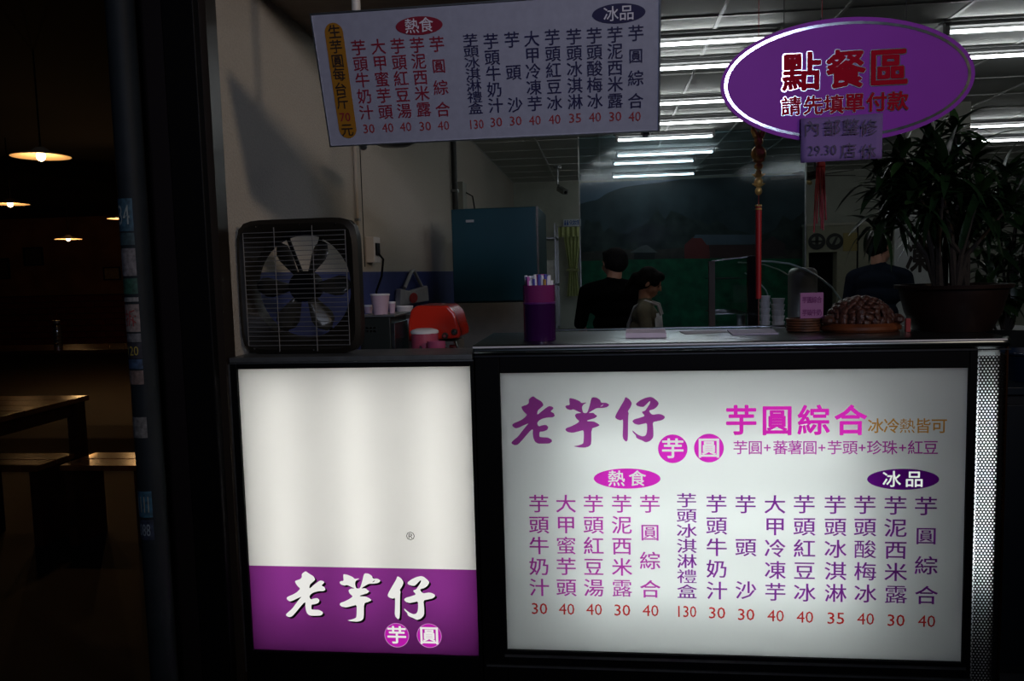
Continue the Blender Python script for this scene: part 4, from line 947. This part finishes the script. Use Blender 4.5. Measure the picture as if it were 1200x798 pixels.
wick = mat('brown_wicker', (.09, .03, .012), .5, noise=.5, scale=40)
for k in range(5): MB().tube([((R - .004 + .003 * (k / 4)) * math.cos(t), (R - .004) * .8 * math.sin(t), .006 + k * hb / 5) for t in [2 * PI * j / 24 for j in range(25)]], hb / 9, 6).build('weave_ring', wick, bk, smooth=True)
MB().lathe([(0, .002), (R - .008, .002), (R - .004, hb * .8), (0, hb * .85)], 20, sy=.8).build('filling', mat('napkin', (.4, .38, .42), .8, bump=1, noise=.2, scale=40), bk, smooth=True)
pcX = at(949.5, 357, .3); pcd = thing('price_card', 'pink price card with two printed lines standing in the basket', 'card', (pcX.x, .28, TZ + hb * .86 + .0))
hcw = 12.5 * 2.75 / 921.7; hch = at(949, 343, .28).z - (TZ + hb * .86)
o = box(-hcw, hcw, 0, .002, 0, hch).build('card', mat('pink_card', (.42, .16, .36), .7), pcd)
cpm = mat('card_print', (.20, .02, .16), .6)
write('card_lettering', cpm, [(c, -hcw * .62 + k * hcw * .42, hch * .74, hcw * .44, hch * .24) for k, c in enumerate('芋圓綜合')], pcd, -.001, 0, fat=.02)
write('card_lettering', cpm, [(c, -hcw * .62 + k * hcw * .42, hch * .28, hcw * .44, hch * .24) for k, c in enumerate('芋頭牛奶')], pcd, -.001, .02)
# dark carved ornament : mound of scales on a wooden base
cX = at(1008, 390, .28).x; cv = thing('carved_ornament', 'dark reddish-brown carved mound ornament on a wooden base beside the potted plant', 'ornament', (cX, .28, TZ))
R = 43.5 * 2.73 / 921.7; hc_ = at(1005, 345, .28).z - TZ
fixn(MB().lathe([(0, 0), (R * .92, 0), (R, .008), (R, .018), (R * .9, .028), (0, .028)], 36, sy=.7).build('wooden_base', mat('base_wood', (.16, .045, .015), .35, noise=.4, scale=12), cv, smooth=True))
cm = mat('carved_brown', (.085, .032, .022), .4, noise=.5, scale=50, bump=.8)
co = MB().ell((-.005, 0, .035), (R * .78, R * .52, hc_ - .05), 24)
for v in co.v: v.z = max(v.z, .0285)
co.build('core', cm, cv, smooth=True)
sd = MB().ell((0, 0, 0), (.017, .013, .006), 8).mesh('scale', cm, True)
rnd = random.Random(9)
for ring_ in range(7):
    el = ring_ / 7 * PI / 2; nn = max(3, int(24 * math.cos(el)))
    for k in range(nn):
        az = 2 * PI * (k + .5 * (ring_ % 2)) / nn; c = Vector((R * .8 * math.cos(el) * math.cos(az), R * .54 * math.cos(el) * math.sin(az), .035 + (hc_ - .045) * math.sin(el)))
        o = bpy.data.objects.new('scale', sd); C.objects.link(o); o.parent = cv; o.location = c; nrm = Vector((math.cos(el) * math.cos(az), math.cos(el) * math.sin(az), math.sin(el) + .35))
        o.rotation_euler = (nrm.to_track_quat('Z', 'Y') @ Euler((rnd.uniform(-.4, .4), rnd.uniform(-.4, .4), rnd.uniform(0, 3))).to_quaternion()).to_euler(); o.scale = [rnd.uniform(.8, 1.3)] * 3
for s in (-1, 1): MB().ell((s * R * .85, -.02, .04), (.022, .03, .018), 10).build('claw', cm, cv, smooth=True)
tag(box(-.008, .008, -.006, .006, 0, .045).build('lighter', mat('lighter_red', (.35, .05, .05), .3), bevel=.003, loc=(at(1050, 385, .3).x, .2, TZ)), 'small reddish lighter standing between ornament and plant pot', 'lighter')
# gold charm & tassel
gY = .35; gq = at(889, 150, gY)
gc = thing('gold_charm', 'string of shiny gold ingot charms hanging beside the oval sign with red baton below', 'charm', (gq.x, gY, at(889, 350, gY).z))
def gz(y): return at(889, y, gY).z - gc.location.z
gold = mat('gold_foil', (.80, .50, .14), .32, .55, .25, 40, bump=.6)
sc3 = (2.45 + gY) / 921.7
MB().tube([(0, 0, gz(350)), (0, 0, CZ - gc.location.z - .01)], .0012, 5).build('string', mat('red_cord', (.35, .01, .01), .6), gc)
for y, rx, rz_ in ((180, 8.5, 9), (165, 5, 7), (195, 5, 4), (204, 4, 5), (213, 5, 5), (224, 4, 5)):
    MB().ell((0, 0, gz(y)), (rx * sc3, rx * sc3 * .7, rz_ * sc3), 12).build('gold_bead', gold, gc, smooth=True)
for s in (-1, 1):
    MB().tube([(s * 2 * sc3, 0, gz(160)), (s * 6 * sc3, 0, gz(152)), (s * 7 * sc3, 0, gz(147))], [4 * sc3, 3 * sc3, .4 * sc3], 8).build('gold_leaf', gold, gc, smooth=True)
    MB().tube([(0, 0, gz(190)), (s * 6 * sc3, 0, gz(187))], [3 * sc3, 1.5 * sc3], 8).build('gold_leaf', gold, gc, smooth=True)
    for y in (207, 218): MB().tube([(0, 0, gz(y)), (s * 7 * sc3, 0, gz(y - 3))], [2.5 * sc3, .6 * sc3], 8).build('gold_leaf', gold, gc, smooth=True)
rd = mat('red_satin', (.36, .008, .012), .5)
MB().lathe([(0, gz(350)), (3.0 * sc3, gz(350)), (3.4 * sc3, gz(250)), (3.4 * sc3, gz(240)), (0, gz(239))], 12).build('red_baton', rd, gc, smooth=True)
for y in (241, 245): MB().lathe([(3.6 * sc3, gz(y + 1)), (3.9 * sc3, gz(y)), (3.6 * sc3, gz(y - 1))], 12, caps=False).build('gold_band', gold, gc)
tY = .5; tq = at(962, 190, tY); ts = thing('red_tassel', 'red knotted cord tassel hanging below the handwritten notice', 'tassel', (tq.x, tY, at(962, 272, tY).z)); s3 = (2.45 + tY) / 921.7
def tz_(y): return at(962, y, tY).z - ts.location.z
MB().tube([(0, 0, tz_(190)), (0, 0, CZ - ts.location.z - .01)], .0015, 5).build('string', rd, ts)
box(-4.5 * s3, 4.5 * s3, -.01, .01, tz_(196), tz_(182)).build('knot', rd, ts, bevel=.006)
for k, (x0, x1, y1) in enumerate([(-4, -7, 272), (-2, -4, 262), (-1, 0, 255), (1, 1, 268), (2, 3, 250), (4, 3, 270), (3, 6, 258)]):
    MB().tube([(x0 * s3, 0, tz_(194)), ((x0 + x1) / 2 * s3, .004 * (k % 3), tz_(225)), (x1 * s3, 0, tz_(y1))], .0032, 6).build('cord', rd, ts, smooth=True)

# glass display case behind the counter
DY = .95; CW = 3.4 / 921.7
dc = thing('glass_display_case', 'curved glass display case standing behind the counter below the gold charm', 'display case', (at(888, 390, DY).x, DY, 0))
def dz(x, y, Y=DY): p = at(x, y, Y); return p.x - dc.location.x, p.z
tpz = 1.02
box(-.22, .42, -.02, .55, .0, tpz - .03).build('cabinet', black, dc, bevel=.004)
box(-.23, .44, -.03, .56, tpz - .03, tpz).build('deck', dull_steel, dc, bevel=.003)
pa = [dz(x, y) for x, y in [(889, 306), (905, 306.5), (925, 309), (945, 316), (960, 325), (975, 337), (986, 352), (992, 372), (995, 395)]]
g = MB(); 
for x, z in pa: g.v += [Vector((x, 0, z)), Vector((x, .5, z))]
for k in range(len(pa) - 1): g.f.append((2 * k, 2 * k + 2, 2 * k + 3, 2 * k + 1))
g.build('curved_glass', glass('case_glass', (.86, .93, .90), .06, .03), dc, smooth=True)
for y in (0, .5): MB().tube([(x, y, z) for x, z in pa], .004 if y == 0 else .003, 6).build('glass_edge', mat('glass_edge', (.35, .45, .42), .2, spec=.8), dc, smooth=True)
x0_, zt_ = dz(876, 300); x1_, _ = dz(888, 300)
box(x0_, x1_, -.012, .02, tpz, zt_).build('black_post', mat('gloss_black', (.004, .004, .005), .12), dc, bevel=.002)
box(x1_, x1_ + .004, -.013, .02, tpz, zt_).build('post_edge', mat('reddish_edge', (.30, .12, .09), .3, .6), dc)
xa, za = dz(834, 306); box(xa - .012, xa + .012, -.01, .02, tpz, za).build('post', mat('brown_post', (.05, .03, .02), .5), dc)
xb, zb_ = dz(876, 301); MB().tube([(xa, 0, za), (xb, 0, zb_)], .003, 6).build('top_edge', steel, dc)
for yy in (326, 367):
    _, z = dz(850, yy); box(xa + .012, xb, .0, .3, z - .004, z).build('shelf', glass('shelf_glass', (.6, .7, .7), .25, .1), dc)
MB().add([(xa, .004, tpz), (xb, .004, tpz), (xb, .004, zb_), (xa, .004, za)], [(0, 1, 2, 3)]).build('side_glass', glass('case_glass', (.86, .93, .90), .06, .03), dc)
g = [dz(x, y) for x, y in [(888, 320), (903, 328), (915, 342), (922, 360), (925, 385)]]; MB().tube([(x, .3, z) for x, z in g], .003, 6).build('inner_arc', mat('glass_edge', (.35, .45, .42), .2), dc, smooth=True)
# bowls stacked in the case
def stack(x0, x1, ytop, ybot, n, lab, grp, Y=1.1):
    a, b = at(x0, ytop, Y), at(x1, ytop, Y); R = (b.x - a.x) / 2; zt_, zb_ = a.z, tpz + .0006; st = (zt_ - zb_ - .0) / n
    me = MB().lathe([(0, 0), (R * .6, 0), (R * .97, st * 1.55), (R, st * 1.6), (R * .93, st * 1.6), (R * .55, .004), (0, .004)], 20); me = me.mesh('paper_bowl', white_pl, True)
    for k in range(n):
        o = bpy.data.objects.new('paper_bowl', me); C.objects.link(o); o.location = ((a.x + b.x) / 2, Y, zb_ + st * .93 * k); tag(o, lab % ['lowest', 'second from the bottom', 'third from the bottom', 'fourth from the bottom', 'fifth, the middle one', 'fourth from the top', 'third from the top', 'second from the top', 'topmost'][k], 'bowl', grp)
stack(890, 903, 347, 376, 9, 'white paper bowl, %s of the narrow stack in the glass case', 'bowls of the narrow stack')
stack(904, 920, 350, 376, 9, 'white paper bowl, %s of the wide stack in the glass case', 'bowls of the wide stack', 1.2)
a, b = at(927, 314, 1.15), at(958, 346, 1.15)
gbx = box(-(b.x - a.x) / 2, (b.x - a.x) / 2, 0, .12, 0, a.z - tpz).build('reflection_box', mat('reflection', (.28, .29, .28), .4, .3), bevel=.03, loc=((a.x + b.x) / 2, 1.12, tpz + .0005)); tag(gbx, 'pale grey box added for a canister inside the curved glass case', 'reflection')  # rounded box modelled in place of a grey reflection in the glass
cupq = at(868, 374, 1.0); cup(863, 874, 368, 385, 1.05, tpz + .0005, 'white cup in the left bay of the glass case', 'cup_white', (.5, .47, .48))

# ================================================================== PEOPLE
def caps(mb, a, b, ra, rb, n=10, k=5):
    a, b = Vector(a), Vector(b); pts, rs = [], []
    d = (b - a).normalized() if (b - a).length > 1e-6 else Vector((0, 0, 1))
    for i in range(k): t = PI / 2 * (1 - i / k); pts.append(a - d * ra * math.sin(t)); rs.append(max(.0008, ra * math.cos(t)))
    pts += [a, b]; rs += [ra, rb]
    for i in range(1, k + 1): t = PI / 2 * i / k; pts.append(b + d * rb * math.sin(t)); rs.append(max(.0008, rb * math.cos(t)))
    mb.tube(pts, rs, n)
def remesh(mb, name, m_, parent, vox=.011, sm=3, keep=None):
    me = mb.mesh('t', m_); o = bpy.data.objects.new('t', me); C.objects.link(o)
    md = o.modifiers.new('r', 'REMESH'); md.mode = 'VOXEL'; md.voxel_size = vox; md.use_smooth_shade = True
    if sm: s_ = o.modifiers.new('s', 'SMOOTH'); s_.iterations = sm; s_.factor = .5
    dg = bpy.context.evaluated_depsgraph_get(); dg.update(); me2 = bpy.data.meshes.new_from_object(o.evaluated_get(dg))
    bpy.data.objects.remove(o); me2.name = name
    if not me2.materials: me2.materials.append(m_)
    me2.materials[0] = m_
    r = bpy.data.objects.new(name, me2); C.objects.link(r); r.parent = parent; return r
def person(label, loc, face, scale, shirt, pants, lean=0, hpitch=0, hyaw=0, hair='short', arm_fwd=.5, apron=False, sleeve=1):
    t = thing('person', label, 'person', loc, face); t.scale = (scale,) * 3
    hip = Vector((0, 0, .92)); RL = Matrix.Rotation(lean, 3, 'X')
    def U(p): return hip + RL @ (Vector(p) - hip)
    hc = Vector((0, -.01, 1.59)); RH = Matrix.Rotation(lean + hpitch, 3, 'X') @ Matrix.Rotation(hyaw, 3, 'Z'); hcw_ = U(hc)
    def Hd(p): return hcw_ + RH @ (Vector(p) - hc)
    b = MB(); H4 = RH.to_4x4()
    # head: faces -Y
    def he(c, r): b.ell(Hd(c), r, 16, RH)
    he((0, .005, 1.615), (.076, .094, .088)); he((0, -.028, 1.565), (.060, .064, .078)); he((0, -.055, 1.515), (.030, .030, .024))
    he((0, -.094, 1.585), (.012, .014, .024)); he((0, -.106, 1.570), (.014, .012, .010)); he((0, -.082, 1.535), (.022, .010, .006)); he((0, -.080, 1.526), (.020, .010, .006))
    for s in (-1, 1):
        he((s * .076, .008, 1.585), (.009, .020, .031)); he((s * .036, -.060, 1.558), (.024, .026, .024)); he((s * .028, -.082, 1.612), (.026, .010, .007))
    caps(b, U((0, .02, 1.42)), Hd((0, .022, 1.56)), .054, .050)
    tor = MB()
    def torso(mb, g):
        for z, rx, ry in ((1.33, .165, .100), (1.22, .155, .105), (1.10, .140, .100), (1.0, .148, .102), (.93, .165, .112)):
            mb.ell(U((0, .01, z)), (rx + g, ry + g, .085 + g), 16, RL)
        for s in (-1, 1): caps(mb, U((s * .06, .01, 1.40)), U((s * .165, .01, 1.375)), .055 + g, .050 + g)
    torso(b, -.004)
    def arm(s):
        sh = U((s * .185, .01, 1.365)); el = sh + RL @ Vector((s * .05, -.10 * arm_fwd, -.27)); wr = el + RL @ Vector((-s * .04, -.24 * (arm_fwd + .15), -.22 * (1.1 - arm_fwd * .6))); return sh, el, wr
    for s in (-1, 1):
        sh_, el, wr = arm(s); caps(b, sh_, el, .046, .036); caps(b, el, wr, .035, .025)
        d = (wr - el).normalized(); side = Vector((1, 0, 0)); nn_ = d.cross(side).normalized(); pm_ = wr + d * .05
        b.ell(pm_, (.038, .038, .05), 12, Matrix((side, nn_ * .45, d)).transposed())
        for k, ln_ in enumerate((.060, .070, .075, .064)):
            f0_ = wr + d * .085 + side * s * (k - 1.5) * -.020; f1_ = f0_ + d * ln_ * .55 + nn_ * .006; f2_ = f1_ + d * ln_ * .4 + nn_ * .020
            caps(b, f0_, f1_, .0085, .008, 8, 3); caps(b, f1_, f2_, .008, .0065, 8, 3)
        th = wr + d * .03 + side * -s * .03; caps(b, th, th + d * .035 - side * s * .022, .011, .009, 8, 3); caps(b, th + d * .035 - side * s * .022, th + d * .062 - side * s * .024, .009, .007, 8, 3)
    for s in (-1, 1):
        caps(b, (s * .09, .01, .90), (s * .095, -.0, .49), .082, .055); caps(b, (s * .095, 0, .49), (s * .10, .02, .09), .052, .034); caps(b, (s * .10, .03, .035), (s * .105, -.12, .03), .034, .028)
    body = remesh(b, 'body', skin, t, .0085, 2)
    c = MB(); torso(c, .012)
    for s in (-1, 1):
        sh_, el, wr = arm(s); e_ = el if sleeve else sh_.lerp(el, .6); caps(c, sh_, e_, .058, .048)
        if sleeve == 2: caps(c, el, el.lerp(wr, .95), .047, .036)
    caps(c, U((0, .02, 1.40)), U((0, .02, 1.445)), .066, .060)
    remesh(c, 'shirt', shirt, t, .012, 3)
    p = MB(); p.ell((0, .01, .93), (.178, .125, .10), 16)
    for s in (-1, 1): caps(p, (s * .09, .01, .88), (s * .095, 0, .49), .094, .068); caps(p, (s * .095, 0, .49), (s * .10, .02, .13), .064, .052)
    remesh(p, 'trousers', pants, t, .014, 3)
    s_ = MB()
    for s in (-1, 1): caps(s_, (s * .10, .04, .038), (s * .107, -.13, .036), .042, .037)
    remesh(s_, 'shoes', black, t, .012, 2)
    h = MB()
    def hh(c, r, rot=None): h.ell(Hd(c), r, 18, RH @ rot if rot else RH)
    hh((0, .022, 1.632), (.086, .094, .090)); hh((0, .050, 1.590), (.078, .068, .085))
    for s in (-1, 1): hh((s * .060, .030, 1.60), (.026, .056, .066))
    if hair == 'short': hh((0, -.040, 1.675), (.066, .050, .034)); hh((0, .055, 1.555), (.06, .045, .05))
    else:
        hh((0, -.050, 1.668), (.070, .052, .040)); 
        for s in (-1, 1): hh((s * .062, -.045, 1.63), (.022, .040, .052)); 
        hh((0, .118, 1.600), (.038, .035, .038)); caps(h, Hd((0, .125, 1.60)), Hd((0, .155, 1.47)), .034, .014); caps(h, Hd((0, .16, 1.50)), Hd((0, .14, 1.42)), .022, .010)
    remesh(h, 'hair', hairm, t, .010, 2)
    ey = MB()
    for s in (-1, 1):
        e = MB().ell(Hd((s * .030, -.081, 1.592)), (.011, .007, .006), 10, RH).build('eye', mat('eye_dark', (.02, .015, .012), .2), t, smooth=True)
        MB().ell(Hd((s * .030, -.091, 1.609)), (.016, .004, .003), 8, RH).build('eyebrow', hairm, t, smooth=True)
    MB().ell(Hd((0, -.091, 1.531)), (.017, .004, .003), 8, RH).build('lips', mat('lips', (.35, .10, .09), .5), t, smooth=True)
    if apron:
        wh = mat('apron_white', (.50, .50, .53), .8, noise=.05); g = MB()
        rows_ = []
        for z, wx, yy in ((1.36, .085, -.118), (1.26, .11, -.137), (1.12, .13, -.135), (.98, .15, -.138), (.80, .18, -.150), (.62, .17, -.140)):
            rows_.append([(U((wx * u, yy + .05 * u * u, z))) for u in (-1, -.5, 0, .5, 1)])
        g.rings(rows_, caps=False, close=False); o = g.build('apron', wh, t, smooth=True); o.modifiers.new('s', 'SOLIDIFY').thickness = .004
        for s in (-1, 1):
            MB().tube([U((s * .08, -.122, 1.35)), U((s * .10, -.09, 1.43)), U((s * .095, .01, 1.455)), U((s * .085, .09, 1.40)), U((s * .04, .135, 1.25)), U((-s * .06, .135, 1.08))], .010, 8).build('apron_strap', wh, t, smooth=True)
    return t
olive = mat('olive_shirt', (.14, .125, .085), .9, noise=.1); dshirt = mat('black_shirt', (.0025, .0025, .003), .95, spec=.05); jeans = mat('dark_trousers', (.01, .012, .02), .9); navyj = mat('navy_jacket', (.008, .012, .022), .9, noise=.2, spec=.1)
Ym = 3.6; q = at(719, 340, Ym)
man = person('person seen from behind in a black shirt, short dark hair, head turned slightly right', (q.x, Ym, 0), PI, .915, dshirt, jeans, lean=.04, hpitch=.10, hyaw=.5, arm_fwd=.7, sleeve=1); man.scale = (1.10, 1.0, .925)
Yw = 2.9; q = at(757, 340, Yw)
wom = person('person in olive shirt and white apron, tied-back hair, profile looking down', (q.x - .035, Yw, 0), math.radians(82), .835, olive, jeans, lean=.10, hpitch=.30, hyaw=.0, hair='tail', arm_fwd=.8, apron=True, sleeve=0)
Y3 = 3.6; q = at(1028, 340, Y3)
p3 = person('person in dark navy jacket bowing the head beside the pale cabinet', (q.x, Y3, 0), math.radians(150), .965, navyj, jeans, lean=.12, hpitch=.25, hyaw=-.5, arm_fwd=.6, sleeve=2)
